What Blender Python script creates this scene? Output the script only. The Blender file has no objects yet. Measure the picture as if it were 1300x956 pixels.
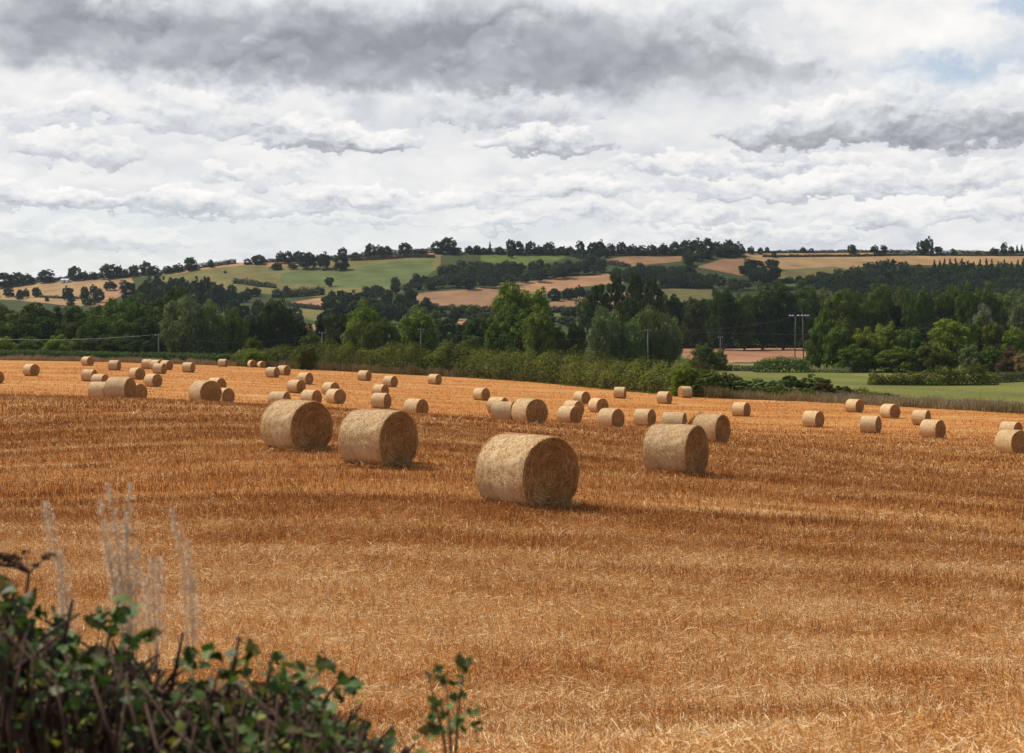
import bpy, math, random
import numpy as np
from mathutils import Vector, Matrix

# ------------------------------------------------------------------ camera, sky, sun, exposure
scene = bpy.context.scene
COL = scene.collection
F = 1805.0            # focal length in photo pixels (50 mm on 36 mm over 1300 px)
HOR = 430.0           # photo row of the true horizon
cam_d = bpy.data.cameras.new("camera")
cam = bpy.data.objects.new("camera", cam_d); COL.objects.link(cam)
cam.location = (0, 0, 0); cam.rotation_euler = (math.pi / 2, 0, 0)
cam_d.lens = 50; cam_d.sensor_width = 36; cam_d.shift_y = -(478 - HOR) / 1300
cam_d.clip_start = 0.1; cam_d.clip_end = 20000
cam_d.dof.use_dof = True; cam_d.dof.focus_distance = 32; cam_d.dof.aperture_fstop = 5.6
scene.camera = cam
scene.view_settings.view_transform = 'Standard'; scene.view_settings.look = 'None'
scene.view_settings.exposure = 0.08; scene.view_settings.gamma = 1

SUN = Vector((-0.62, 0.30, 0.95)).normalized()
sl = bpy.data.lights.new("sun", 'SUN'); sl.energy = 5.0; sl.angle = math.radians(0.5); sl.color = (1.0, 0.95, 0.86)
so = bpy.data.objects.new("sun", sl); COL.objects.link(so)
so.rotation_euler = SUN.to_track_quat('Z', 'Y').to_euler()

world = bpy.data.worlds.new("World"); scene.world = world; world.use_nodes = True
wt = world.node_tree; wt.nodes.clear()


class NB:
    """small helper to write node maths"""
    def __init__(s, tree): s.t = tree
    def n(s, typ, **kw):
        nd = s.t.nodes.new(typ)
        for k, v in kw.items(): setattr(nd, k, v)
        return nd
    def put(s, sock, v):
        if isinstance(v, bpy.types.NodeSocket): s.t.links.new(v, sock)
        else: sock.default_value = v
    def m(s, op, a, b=None, c=None, clamp=False):
        nd = s.n('ShaderNodeMath', operation=op, use_clamp=clamp)
        s.put(nd.inputs[0], a)
        if b is not None: s.put(nd.inputs[1], b)
        if c is not None: s.put(nd.inputs[2], c)
        return nd.outputs[0]
    def vec(s, x, y, z=0.0):
        nd = s.n('ShaderNodeCombineXYZ'); s.put(nd.inputs[0], x); s.put(nd.inputs[1], y); s.put(nd.inputs[2], z)
        return nd.outputs[0]
    def noise(s, v, scale, detail=4, rough=0.5, dist=0.0, out=0, lac=2.0):
        nd = s.n('ShaderNodeTexNoise'); s.put(nd.inputs['Vector'], v)
        nd.inputs['Scale'].default_value = scale; nd.inputs['Detail'].default_value = detail
        nd.inputs['Roughness'].default_value = rough; nd.inputs['Distortion'].default_value = dist
        nd.inputs['Lacunarity'].default_value = lac
        return nd.outputs[out]
    def mix(s, f, a, b, blend='MIX'):
        nd = s.n('ShaderNodeMix', data_type='RGBA', blend_type=blend)
        s.put(nd.inputs[0], f); s.put(nd.inputs[6], a); s.put(nd.inputs[7], b)
        return nd.outputs[2]
    def ramp(s, f, stops, interp='LINEAR'):
        nd = s.n('ShaderNodeValToRGB'); s.put(nd.inputs[0], f)
        cr = nd.color_ramp; cr.interpolation = interp
        while len(cr.elements) < len(stops): cr.elements.new(0.5)
        for e, (p, c) in zip(cr.elements, stops):
            e.position = p; e.color = (*c, 1) if len(c) == 3 else c
        return nd.outputs[0]
    def maprange(s, v, a, b, c=0.0, d=1.0, smooth=False):
        nd = s.n('ShaderNodeMapRange', interpolation_type='SMOOTHSTEP' if smooth else 'LINEAR')
        s.put(nd.inputs[0], v)
        for i, q in enumerate((a, b, c, d)): nd.inputs[i + 1].default_value = q
        return nd.outputs[0]


def build_sky():
    B = NB(wt)
    tc = B.n('ShaderNodeTexCoord'); sep = B.n('ShaderNodeSeparateXYZ'); B.t.links.new(tc.outputs['Generated'], sep.inputs[0])
    az = B.m('ARCTAN2', sep.outputs[0], sep.outputs[1])
    el = B.m('ARCSINE', sep.outputs[2])
    elc = B.m('MAXIMUM', el, 0.0)
    lv = B.m('LOGARITHM', B.m('ADD', elc, 0.16), math.e)
    P = B.vec(B.m('MULTIPLY', az, 11.0), B.m('MULTIPLY', lv, 5.2), 0.0)
    # slow warp used by everything
    w = B.noise(P, 1.3, 5, 0.6, out=1)
    wsub = B.n('ShaderNodeVectorMath', operation='SUBTRACT'); B.put(wsub.inputs[0], w); wsub.inputs[1].default_value = (.5, .5, .5)
    def warped(amount):
        sc = B.n('ShaderNodeVectorMath', operation='SCALE'); B.put(sc.inputs[0], wsub.outputs[0]); sc.inputs['Scale'].default_value = amount
        return sc.outputs[0]
    wv = warped(1.0)
    ws = B.n('ShaderNodeSeparateXYZ'); B.put(ws.inputs[0], wv)
    w2 = B.noise(P, 5.0, 5, 0.6, out=1)
    ws2 = B.n('ShaderNodeSeparateXYZ'); B.put(ws2.inputs[0], w2)
    azw = B.m('ADD', B.m('ADD', az, B.m('MULTIPLY', ws.outputs[0], 0.08)), B.m('MULTIPLY', B.m('SUBTRACT', ws2.outputs[0], .5), 0.05))
    elw = B.m('ADD', B.m('ADD', el, B.m('MULTIPLY', ws.outputs[1], 0.03)), B.m('MULTIPLY', B.m('SUBTRACT', ws2.outputs[1], .5), 0.03))
    def blobs(lst):
        tot = None
        for px, row, rx, ry, a in lst:
            a0 = math.atan((px - 650) / F); e0 = math.atan((HOR - row) / F * math.cos(a0))
            dx = B.m('DIVIDE', B.m('SUBTRACT', azw, a0), rx / F)
            dy = B.m('DIVIDE', B.m('SUBTRACT', elw, e0), ry / F)
            r2 = B.m('ADD', B.m('MULTIPLY', dx, dx), B.m('MULTIPLY', dy, dy))
            g = B.m('MULTIPLY', B.m('EXPONENT', B.m('MULTIPLY', r2, -1.0)), a)
            tot = g if tot is None else B.m('ADD', tot, g)
        return tot
    # clouds of the picture: (column, row, half width, half height, weight); each has a grey base and a lit top
    CL = [(150, 150, 70, 16, .35), (690, 188, 62, 15, .75), (430, 186, 100, 15, .75), (365, 172, 50, 13, .4), (105, 205, 60, 18, .45), (250, 158, 55, 22, .4), (30, 155, 60, 18, .3),
          (1130, 170, 130, 30, .9), (1245, 160, 120, 40, .8), (1225, 122, 90, 20, .15), (1120, 140, 60, 14, .15), (1010, 192, 50, 12, .35), (640, 152, 90, 16, .35), (860, 222, 90, 14, .45), (1000, 212, 80, 12, .3),
          (1040, 246, 150, 15, .5), (1230, 228, 90, 14, .4), (740, 248, 90, 12, .35), (560, 262, 110, 13, .35), (420, 255, 60, 12, .3), (240, 268, 200, 15, .5), (60, 262, 80, 14, .35),
          (850, 282, 130, 12, .4), (660, 290, 100, 10, .35), (1150, 282, 130, 12, .35), (430, 286, 90, 10, .35), (120, 308, 120, 10, .25), (960, 300, 100, 8, .3), (310, 225, 70, 12, .3), (1260, 268, 60, 10, .35)]
    dark = blobs([(60, 50, 180, 46, .6), (250, 62, 200, 46, .8), (430, 74, 180, 50, .75), (640, 82, 180, 54, .95), (820, 80, 170, 44, .85), (980, 92, 100, 22, .5), (500, 28, 600, 44, .4)]
                 + [(x, y, rx, ry * .75, a * .25) for x, y, rx, ry, a in CL])
    bright = blobs([(1130, 45, 150, 30, .8), (1080, 135, 70, 14, .6), (1225, 118, 80, 14, .8), (360, 30, 60, 12, .4), (700, 14, 160, 14, .3),
                    (60, 100, 120, 14, .6), (400, 130, 260, 12, .6), (640, 128, 120, 10, .4)])
    blue = blobs([(1212, 84, 60, 15, .8), (1290, 8, 40, 14, 1.4), (1190, 96, 60, 14, .5), (1290, 60, 30, 30, .5), (200, 285, 330, 20, .4), (60, 330, 240, 18, .5),
                  (700, 300, 420, 14, .2)])
    veil = blobs([(880, 140, 130, 28, 1.0), (720, 240, 130, 14, .6), (520, 205, 80, 16, .4)])
    # billowing cumulus: rounded cells at several sizes give lumpy puffs, lit from above and behind
    Pw = B.n('ShaderNodeVectorMath', operation='ADD'); B.put(Pw.inputs[0], P); B.put(Pw.inputs[1], warped(0.55))
    def off(dx, dy):
        o = B.n('ShaderNodeVectorMath', operation='ADD'); B.put(o.inputs[0], Pw.outputs[0]); o.inputs[1].default_value = (dx, dy, 0)
        return o.outputs[0]
    def billow(v, scale, detail):
        vd = B.n('ShaderNodeTexVoronoi', voronoi_dimensions='2D', feature='F1'); B.put(vd.inputs['Vector'], v)
        vd.inputs['Scale'].default_value = scale; vd.inputs['Randomness'].default_value = 1.0
        vd.inputs['Detail'].default_value = detail; vd.inputs['Roughness'].default_value = .5; vd.inputs['Lacunarity'].default_value = 2.2
        vd.normalize = True
        return B.m('SUBTRACT', 1.0, vd.outputs['Distance'])
    def layer(ox, oy, scale, lo, hi_, gain):
        big = B.noise(off(ox, oy), scale * .55, 4, .5); bigu = B.noise(off(ox, oy + .3 / scale), scale * .55, 3, .5)
        b0 = billow(off(ox, oy), scale * 1.25, 2.5); b1 = billow(off(ox - .03 / scale, oy + .10 / scale), scale * 1.25, 1.5)
        den = B.m('ADD', big, B.m('MULTIPLY', B.m('SUBTRACT', b0, .62), .45))
        mask = B.maprange(den, lo, hi_, 0, 1, True)
        rel = B.m('ADD', B.m('MULTIPLY', B.m('SUBTRACT', big, bigu), gain * 1.7), B.m('MULTIPLY', B.m('SUBTRACT', b0, b1), gain * .55))
        return big, mask, rel
    nb = B.noise(off(5, 3), 0.9, 4, 0.5)
    n0, mA, rA = layer(0, 0, 1.3, .44, .53, 1.0)
    n1, mB, rB = layer(7, 4, 2.9, .44, .54, .8)
    base = B.m('ADD', 0.74, B.m('MULTIPLY', B.m('SUBTRACT', nb, 0.5), 0.18))
    tA = B.m('ADD', 0.73, rA); tB = B.m('ADD', 0.71, rB)
    def lerp(a, b, t): return B.m('ADD', a, B.m('MULTIPLY', B.m('SUBTRACT', b, a), t))
    tone = lerp(base, tB, B.m('MULTIPLY', mB, 0.8))
    tone = lerp(tone, B.m('ADD', B.m('MULTIPLY', tA, .75), B.m('MULTIPLY', tone, .25)), mA)
    tone = B.m('ADD', tone, B.m('MULTIPLY', bright, 0.22))
    keep = B.m('SUBTRACT', 1.0, B.m('MULTIPLY', veil, 0.9), clamp=True)
    tone = B.m('ADD', B.m('MULTIPLY', tone, keep), B.m('MULTIPLY', B.m('SUBTRACT', 1.0, keep), 0.75))
    pf = billow(off(2, 1), 2.6, 3.2); pfu = billow(off(2.0 - .02, 1 + .05), 2.6, 2.2)
    edge = B.m('ADD', B.m('MULTIPLY', B.m('SUBTRACT', pf, .60), 2.6), B.m('MULTIPLY', B.m('SUBTRACT', n1, .5), 2.4))
    prel = B.m('ADD', B.m('MULTIPLY', B.m('SUBTRACT', pf, pfu), .7), B.m('MULTIPLY', rB, .5))
    for px, row, rx, ry, a in sorted(CL, key=lambda q: -q[1]):
        row2 = row - ry * .35; a0 = math.atan((px - 650) / F); e0 = math.atan((HOR - row2) / F * math.cos(a0))
        dx = B.m('DIVIDE', B.m('SUBTRACT', azw, a0), rx * 1.35 / F); dy = B.m('DIVIDE', B.m('SUBTRACT', elw, e0), ry * 1.35 / F)
        dys = B.m('MINIMUM', dy, B.m('MULTIPLY', dy, 1.7))
        d2 = B.m('ADD', B.m('MULTIPLY', dx, dx), B.m('MULTIPLY', dys, dys))
        f = B.m('ADD', B.m('SUBTRACT', 1.0, d2), edge)
        mk = B.m('MULTIPLY', B.maprange(f, 0.0, .55, 0, min(1, .55 + a * .5), True), 1.0)
        lit = B.m('ADD', B.m('MULTIPLY', B.maprange(dy, -.35, .75, -.33 * a - .08, .17), 1.0), prel)
        tone = lerp(tone, B.m('ADD', .745, lit), mk)
    dk = B.m('MULTIPLY', dark, B.m('ADD', 0.75, B.m('MULTIPLY', n0, 0.5)))
    tone = B.m('SUBTRACT', tone, B.m('MULTIPLY', B.m('MINIMUM', dk, 1.15), 0.37))
    col = B.ramp(tone, [(0.0, (0.20, 0.212, 0.245)), (0.22, (0.295, 0.308, 0.345)), (0.42, (0.465, 0.478, 0.512)), (0.60, (0.67, 0.69, 0.725)), (0.76, (0.83, 0.825, 0.82)), (1.0, (0.98, 0.955, 0.93))])
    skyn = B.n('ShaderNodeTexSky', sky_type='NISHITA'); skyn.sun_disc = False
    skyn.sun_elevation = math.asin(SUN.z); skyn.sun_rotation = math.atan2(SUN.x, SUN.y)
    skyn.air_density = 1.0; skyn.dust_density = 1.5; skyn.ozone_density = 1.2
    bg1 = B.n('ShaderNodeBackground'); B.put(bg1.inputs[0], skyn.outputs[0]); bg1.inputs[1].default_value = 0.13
    bg2 = B.n('ShaderNodeBackground'); B.put(bg2.inputs[0], col); bg2.inputs[1].default_value = 1.0
    # coverage: thinned overhead and behind the camera to lower fill, nearly closed low ahead, holes where the photo shows blue
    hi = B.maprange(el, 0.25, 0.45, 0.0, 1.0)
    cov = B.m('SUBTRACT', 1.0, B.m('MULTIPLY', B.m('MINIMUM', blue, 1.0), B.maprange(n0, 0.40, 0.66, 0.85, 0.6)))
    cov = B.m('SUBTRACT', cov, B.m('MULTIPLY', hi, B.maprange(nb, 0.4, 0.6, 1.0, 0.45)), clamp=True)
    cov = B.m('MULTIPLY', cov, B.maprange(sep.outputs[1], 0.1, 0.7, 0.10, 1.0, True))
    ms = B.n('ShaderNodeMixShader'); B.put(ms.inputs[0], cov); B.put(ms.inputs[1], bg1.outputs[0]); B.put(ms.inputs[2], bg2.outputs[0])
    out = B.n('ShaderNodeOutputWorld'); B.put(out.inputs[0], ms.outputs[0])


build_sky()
world.cycles.sampling_method = 'MANUAL'; world.cycles.sample_map_resolution = 512
scene.cycles.max_bounces = 6; scene.cycles.diffuse_bounces = 3; scene.cycles.transparent_max_bounces = 8
scene.cycles.volume_bounces = 0; scene.cycles.transmission_bounces = 3
scene.cycles.use_fast_gi = False

# ------------------------------------------------------------------ small tools
rng = np.random.default_rng(7)
random.seed(7)


def _hash(ix, iy, seed):
    h = (ix.astype(np.int64) * 374761393 + iy.astype(np.int64) * 668265263 + seed * 1442695041) & 0xffffffff
    h = ((h ^ (h >> 13)) * 1274126177) & 0xffffffff
    return ((h ^ (h >> 16)) & 0xffff) / 65535.0


def vnoise(x, y, seed=0):
    x = np.asarray(x, float); y = np.asarray(y, float)
    ix = np.floor(x); iy = np.floor(y); fx = x - ix; fy = y - iy
    fx = fx * fx * (3 - 2 * fx); fy = fy * fy * (3 - 2 * fy)
    a = _hash(ix, iy, seed); b = _hash(ix + 1, iy, seed); c = _hash(ix, iy + 1, seed); d = _hash(ix + 1, iy + 1, seed)
    return (a * (1 - fx) + b * fx) * (1 - fy) + (c * (1 - fx) + d * fx) * fy


def fbm(x, y, seed=0, oct=4):
    s = 0; a = 0.5; t = 0
    for i in range(oct):
        s = s + a * vnoise(np.asarray(x) * 2 ** i, np.asarray(y) * 2 ** i, seed + i * 17); t += a; a *= 0.5
    return s / t


def smooth(t): t = np.clip(t, 0, 1); return t * t * (3 - 2 * t)


def mesh_np(name, V, Fc, mats, mat_idx=None, smoothed=True, tone=None):
    """V (n,3), Fc (m,k) with k fixed, or a list of such arrays"""
    me = bpy.data.meshes.new(name)
    V = np.asarray(V, np.float32)
    if not isinstance(Fc, list): Fc = [Fc]
    Fc = [np.asarray(f, np.int32) for f in Fc if len(f)]
    me.vertices.add(len(V)); me.vertices.foreach_set('co', V.ravel())
    nl = sum(f.size for f in Fc); nf = sum(len(f) for f in Fc)
    me.loops.add(nl); me.loops.foreach_set('vertex_index', np.concatenate([f.ravel() for f in Fc]))
    me.polygons.add(nf)
    st = np.concatenate([np.full(len(f), f.shape[1]) for f in Fc]); st = np.concatenate([[0], np.cumsum(st)[:-1]])
    me.polygons.foreach_set('loop_start', st.astype(np.int32))
    for m in mats: me.materials.append(m)
    if mat_idx is not None: me.polygons.foreach_set('material_index', np.asarray(mat_idx, np.int32))
    me.polygons.foreach_set('use_smooth', np.full(nf, smoothed))
    me.update(calc_edges=True)
    if tone is not None:
        at = me.attributes.new('tone', 'FLOAT', 'POINT'); at.data.foreach_set('value', np.asarray(tone, np.float32))
    return me


def ob(name, me, parent=None, loc=None):
    o = bpy.data.objects.new(name, me); COL.objects.link(o)
    if parent is not None: o.parent = parent
    if loc is not None: o.location = loc
    return o


def tag(o, label=None, cat=None, group=None, kind=None):
    if label: o['label'] = label
    if cat: o['category'] = cat
    if group: o['group'] = group
    if kind: o['kind'] = kind
    return o


def empty(name, loc=(0, 0, 0), rz=0.0):
    o = bpy.data.objects.new(name, None); COL.objects.link(o); o.location = loc; o.rotation_euler = (0, 0, rz)
    o.empty_display_size = 0.2
    return o


class MB:
    """collects polygons of mixed size"""
    def __init__(s): s.v = []; s.f = {}; s.n = 0; s.order = []
    def add(s, V, Fc, mi=0):
        V = np.asarray(V, float).reshape(-1, 3); Fc = np.asarray(Fc, int) + s.n
        s.v.append(V); s.n += len(V); s.order.append((Fc, mi))
    def tube(s, pts, rad, sides=6, mi=0):
        pts = np.asarray(pts, float); n = len(pts); rad = np.broadcast_to(rad, (n,))
        T = np.gradient(pts, axis=0); T /= np.linalg.norm(T, axis=1)[:, None] + 1e-9
        up = np.array([0, 0, 1.0]) if abs(T[0][2]) < .9 else np.array([1.0, 0, 0])
        A = np.cross(T, up); A /= np.linalg.norm(A, axis=1)[:, None] + 1e-9; Bv = np.cross(T, A)
        an = np.linspace(0, 2 * np.pi, sides, endpoint=False)
        V = (pts[:, None] + rad[:, None, None] * (np.cos(an)[None, :, None] * A[:, None] + np.sin(an)[None, :, None] * Bv[:, None])).reshape(-1, 3)
        Fq = [[i * sides + j, i * sides + (j + 1) % sides, (i + 1) * sides + (j + 1) % sides, (i + 1) * sides + j] for i in range(n - 1) for j in range(sides)]
        s.add(V, Fq, mi)
        b = s.n - n * sides
        s.order.append((np.array([[b + (n - 1) * sides + j for j in range(sides)]]), mi))
        s.order.append((np.array([[b + (sides - 1 - j) for j in range(sides)]]), mi))
    def box(s, c, h, mi=0, rz=0.0):
        c = np.asarray(c, float); V = np.array([[x, y, z] for x in (-1, 1) for y in (-1, 1) for z in (-1, 1)], float) * np.asarray(h)
        ca, sa = math.cos(rz), math.sin(rz)
        V = np.stack([V[:, 0] * ca - V[:, 1] * sa, V[:, 0] * sa + V[:, 1] * ca, V[:, 2]], 1) + c
        s.add(V, [[0, 1, 3, 2], [4, 6, 7, 5], [0, 4, 5, 1], [2, 3, 7, 6], [0, 2, 6, 4], [1, 5, 7, 3]], mi)
    def build(s, name, mats, smoothed=False):
        V = np.concatenate(s.v); Fl = [f for f, m in s.order]; mi = np.concatenate([np.full(len(f), m) for f, m in s.order])
        return mesh_np(name, V, Fl, mats, mi, smoothed)


# ------------------------------------------------------------------ terrain shape
TC = np.array([0.821, 3.8829, -1.4159, -1.5361, -0.2407, -0.087, 0.0872, -0.0498, 0.3175, 0.8396, -0.4429, 0.2046, 1.0153, -0.1897, -0.0323, 0.2312, 0.3112, 0.5959, 0.3876, -0.7494, 1.2914, 0.0495, -0.2119, 0.0084, 0.2829, 0.2412, 0.4548, 0.4625, -0.726, -0.0937, -0.0862, -0.2132, -0.0181, 0.2141, 0.1471, 0.2131, -0.1246, -0.298, 0.3204, 0.0519, -0.2966, -0.0661, 0.2499, 0.233, 0.2175, -0.0528, -0.3868, 0.1011, 0.0721])
_cu = np.linspace(-.36, .36, 5); _cl = np.linspace(np.log(12), np.log(270), 9)


def field_z(u, d):
    l = np.log(np.clip(d, 8, 290)); u = np.clip(u, -.42, .42)
    z = TC[0] + TC[1] * u + TC[2] * l + TC[3] * u * l; k = 4
    for a in _cu:
        for b in _cl:
            z = z + TC[k] * np.exp(-((u - a) / .2) ** 2 - ((l - b) / .45) ** 2); k += 1
    bank = smooth((6.6 - d) / 3.2)
    return z * (1 - bank) + (-1.75) * bank


_ex = np.array([-600, 0, 300, 500, 600, 700, 800, 900, 1000, 1100, 1200, 1300, 1900.]); _ex = (_ex - 650) / F
_ed = np.array([290, 265, 250, 235, 230, 212, 188, 172, 168, 162, 156, 150, 125.])
_sx = (np.array([-600, 0, 50, 100, 150, 200, 250, 300, 330, 400, 480, 560, 650, 760, 850, 940, 1000, 1100, 1200, 1300, 1900.]) - 650) / F
_sr = np.array([372, 364, 357, 354, 351, 347, 340, 333.5, 333, 330, 323, 319, 320, 321.5, 320.5, 320.5, 320, 319.5, 320.5, 321, 326.])
D1, D2, DS = 340.0, 600.0, 1200.0


def edge_d(u): return np.interp(u, _ex, _ed)


def terrain_ud(u, d):
    """height at tan(azimuth) u and forward depth d"""
    u = np.asarray(u, float); d = np.asarray(d, float)
    e = edge_d(u); ze = field_z(u, e)
    zf = field_z(u, np.minimum(d, e))
    z1 = np.interp(u, [-.36, -.1, .15, .36], [-6.3, -7.0, -7.8, -8.0]); z2 = (HOR - 442.0) / F * D2
    t1 = smooth((d - e) / (D1 - e)); zm = ze + (z1 - ze) * t1
    t2 = np.clip((d - D1) / (D2 - D1), 0, 1); zm2 = z1 + (z2 - z1) * (t2 ** 1.25)
    sr = np.interp(u, _sx, _sr)
    g = np.clip((d - D2) / (DS - D2), 0, 1); gg = g ** 1.05 * (1.0 - 0.10 * np.sin(g * np.pi)) 
    zh = (HOR - (442 + (sr - 442) * gg)) / F * np.maximum(d, D2)
    zsky = (HOR - sr) / F * DS
    zb = zsky - (np.maximum(d, DS) - DS) * 0.05
    z = np.where(d < e, zf, np.where(d < D1, zm, np.where(d < D2, zm2, np.where(d < DS, zh, zb))))
    return z


def gz(x, y):
    x = np.asarray(x, float); y = np.asarray(y, float)
    az = np.clip(np.arctan2(x, y), -0.62, 0.62); r = np.hypot(x, y)
    return terrain_ud(np.tan(az), r * np.cos(az))


def at_row(px, row, lo=D1, hi=DS):
    """point of the hillside seen at this column and row"""
    u = (px - 650) / F; d = np.linspace(lo, hi, 1500); rr = HOR - terrain_ud(np.full_like(d, u), d) / d * F
    k = int(np.argmin(np.abs(rr - row))); return u * d[k], d[k]


# ------------------------------------------------------------------ materials
def mat(name):
    m = bpy.data.materials.new(name); m.use_nodes = True; m.node_tree.nodes.clear(); return m, NB(m.node_tree)


def finish(B, color, rough=0.9, bump=None, bstr=0.3, bdist=0.05, spec=0.2, translucent=None):
    p = B.n('ShaderNodeBsdfPrincipled'); B.put(p.inputs['Base Color'], color); B.put(p.inputs['Roughness'], rough)
    p.inputs['Specular IOR Level'].default_value = spec
    if bump is not None:
        b = B.n('ShaderNodeBump'); b.inputs['Strength'].default_value = bstr; b.inputs['Distance'].default_value = bdist
        B.put(b.inputs['Height'], bump); B.put(p.inputs['Normal'], b.outputs[0])
    res = p.outputs[0]
    if translucent:
        tr = B.n('ShaderNodeBsdfTranslucent'); B.put(tr.inputs[0], color)
        mx = B.n('ShaderNodeMixShader'); mx.inputs[0].default_value = translucent
        B.put(mx.inputs[1], res); B.put(mx.inputs[2], tr.outputs[0]); res = mx.outputs[0]
    o = B.n('ShaderNodeOutputMaterial'); B.put(o.inputs[0], res)


def geo_pos(B): return B.n('ShaderNodeNewGeometry').outputs['Position']
def island(B): return B.n('ShaderNodeNewGeometry').outputs['Random Per Island']
def attr(B, name, fac=False):
    a = B.n('ShaderNodeAttribute'); a.attribute_name = name; return a.outputs['Fac'] if fac else a.outputs['Color']
def stretch(B, v, sc):
    m = B.n('ShaderNodeMapping'); B.put(m.inputs[0], v); m.inputs['Scale'].default_value = sc; return m.outputs[0]


def leaf_material(name, hueshift=0.0, trans=0.25, rough=0.8, spec=0.05, toned=False):
    """leaf colour = the object's own colour, varied leaf by leaf and in soft patches"""
    m, B = mat(name)
    oi = B.n('ShaderNodeObjectInfo')
    r = island(B)
    v = B.m('ADD', 0.62, B.m('MULTIPLY', r, 0.75))
    tc = B.n('ShaderNodeTexCoord')
    pn = B.noise(tc.outputs['Object'], 0.45, 2, 0.5)
    v = B.m('MULTIPLY', v, B.maprange(pn, 0.3, 0.7, 0.75, 1.25))
    if toned: v = B.m('MULTIPLY', v, attr(B, 'tone', True))
    hs = B.n('ShaderNodeHueSaturation'); B.put(hs.inputs['Color'], oi.outputs['Color'])
    B.put(hs.inputs['Hue'], B.m('ADD', 0.485, B.m('MULTIPLY', B.m('ADD', r, pn), 0.015)))
    B.put(hs.inputs['Value'], v)
    finish(B, hs.outputs[0], rough, spec=spec, translucent=trans)
    return m


M = {}
M['leaf'] = leaf_material('leaf')
M['leaf_mass'] = leaf_material('leaf_mass', toned=True)
M['needle'] = leaf_material('needle', trans=0.08)

m, B = mat('bark'); p = geo_pos(B)
finish(B, B.mix(B.noise(stretch(B, p, (3, 3, .6)), 2, 4), (0.06, 0.045, 0.03, 1), (0.13, 0.105, 0.08, 1)), 0.95); M['bark'] = m

# harvested field: orange stubble and paler combed straw
m, B = mat('stubble_ground'); p = geo_pos(B)
band = attr(B, 'band', True)
fine = B.noise(stretch(B, p, (1.2, 3.0, 1)), 3.0, 5, 0.65)
mid = B.noise(stretch(B, p, (.12, .55, 1)), 1.0, 5, 0.6)
spk = B.noise(stretch(B, p, (5, 9, 1)), 2.0, 3, 0.7)
bb = B.m('ADD', B.m('MULTIPLY', band, 0.75), B.m('MULTIPLY', B.m('SUBTRACT', mid, 0.5), 1.0))
c = B.ramp(bb, [(0.05, (0.50, 0.25, 0.075)), (0.35, (0.43, 0.175, 0.036)), (0.65, (0.37, 0.125, 0.016)), (0.95, (0.27, 0.082, 0.011))])
c = B.mix(B.maprange(fine, 0.42, 0.72, 0.0, 0.55), c, (0.27, 0.10, 0.03, 1))
c = B.mix(B.maprange(spk, 0.56, 0.74, 0.0, 0.75), c, (0.62, 0.38, 0.18, 1))
st_ = B.noise(stretch(B, p, (.045, .9, 1)), 1.0, 4, .6)
c = B.mix(B.maprange(st_, .56, .70, 0.0, .55), c, (0.62, 0.40, 0.18, 1))
c = B.mix(B.maprange(st_, .46, .34, 0.0, .35), c, (0.26, 0.09, 0.018, 1))
finish(B, c, 0.95, bump=B.m('ADD', fine, B.m('MULTIPLY', spk, .6)), bstr=0.8, bdist=0.08, spec=0.1); M['stubble_ground'] = m

m, B = mat('straw')
tone = attr(B, 'tone', True)
c = B.ramp(tone, [(0.0, (0.18, 0.062, 0.014)), (0.35, (0.42, 0.155, 0.026)), (0.6, (0.56, 0.265, 0.066)), (0.82, (0.68, 0.42, 0.16)), (1.0, (0.85, 0.66, 0.36))])
finish(B, c, 0.6, spec=0.3, translucent=0.15); M['straw'] = m


def land_material(name):
    m, B = mat(name); p = geo_pos(B); c = attr(B, 'land')
    n1 = B.noise(stretch(B, p, (1, 1.6, 1)), 0.03, 8, 0.68)
    n2 = B.noise(stretch(B, p, (1, .35, 1)), 0.16, 7, 0.7)
    wv = B.n('ShaderNodeTexWave', wave_type='BANDS', bands_direction='DIAGONAL'); B.put(wv.inputs['Vector'], stretch(B, p, (1, .35, 0))); wv.inputs['Scale'].default_value = .022; wv.inputs['Distortion'].default_value = 1.2; wv.inputs['Detail'].default_value = 2
    hs = B.n('ShaderNodeHueSaturation'); B.put(hs.inputs['Color'], c)
    B.put(hs.inputs['Value'], B.m('ADD', 0.17, B.m('ADD', B.m('MULTIPLY', n1, 0.95), B.m('ADD', B.m('MULTIPLY', n2, 0.5), B.m('MULTIPLY', wv.outputs['Fac'], .14)))))
    B.put(hs.inputs['Saturation'], B.m('ADD', 0.8, B.m('MULTIPLY', n2, 0.4)))
    finish(B, hs.outputs[0], 0.95, spec=0.05); return m


M['land'] = land_material('hill_grass_and_crops')
m, B = mat('rough_grass'); p = geo_pos(B)
finish(B, B.mix(B.noise(p, 1.5, 5, .7), (0.06, 0.075, 0.02, 1), (0.17, 0.15, 0.06, 1)), 0.95, bump=B.noise(p, 6, 4, .7), bstr=.6); M['rough_grass'] = m

# ------------------------------------------------------------------ ground sheets
def band_at(x, y):
    """0 = pale combed straw, 1 = standing orange stubble"""
    v = y - 0.0016 * x * x - 0.05 * x + 6.0 * (fbm(x / 26, y / 22, 5, 3) - .5)
    b = 0.55 + 0.04 * np.sin(2 * np.pi * v / 6.1 + 0.6) + 0.15 * np.sin(2 * np.pi * v / 2.03)
    b = b + 1.5 * (fbm(x / 9, v / 0.9, 11, 4) - .5) + 0.4 * (fbm(x / 30, v / 5, 23, 3) - .5)
    pale = smooth((25 - y) / 9)
    return np.clip(b - 0.45 * pale, 0, 1)


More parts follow.
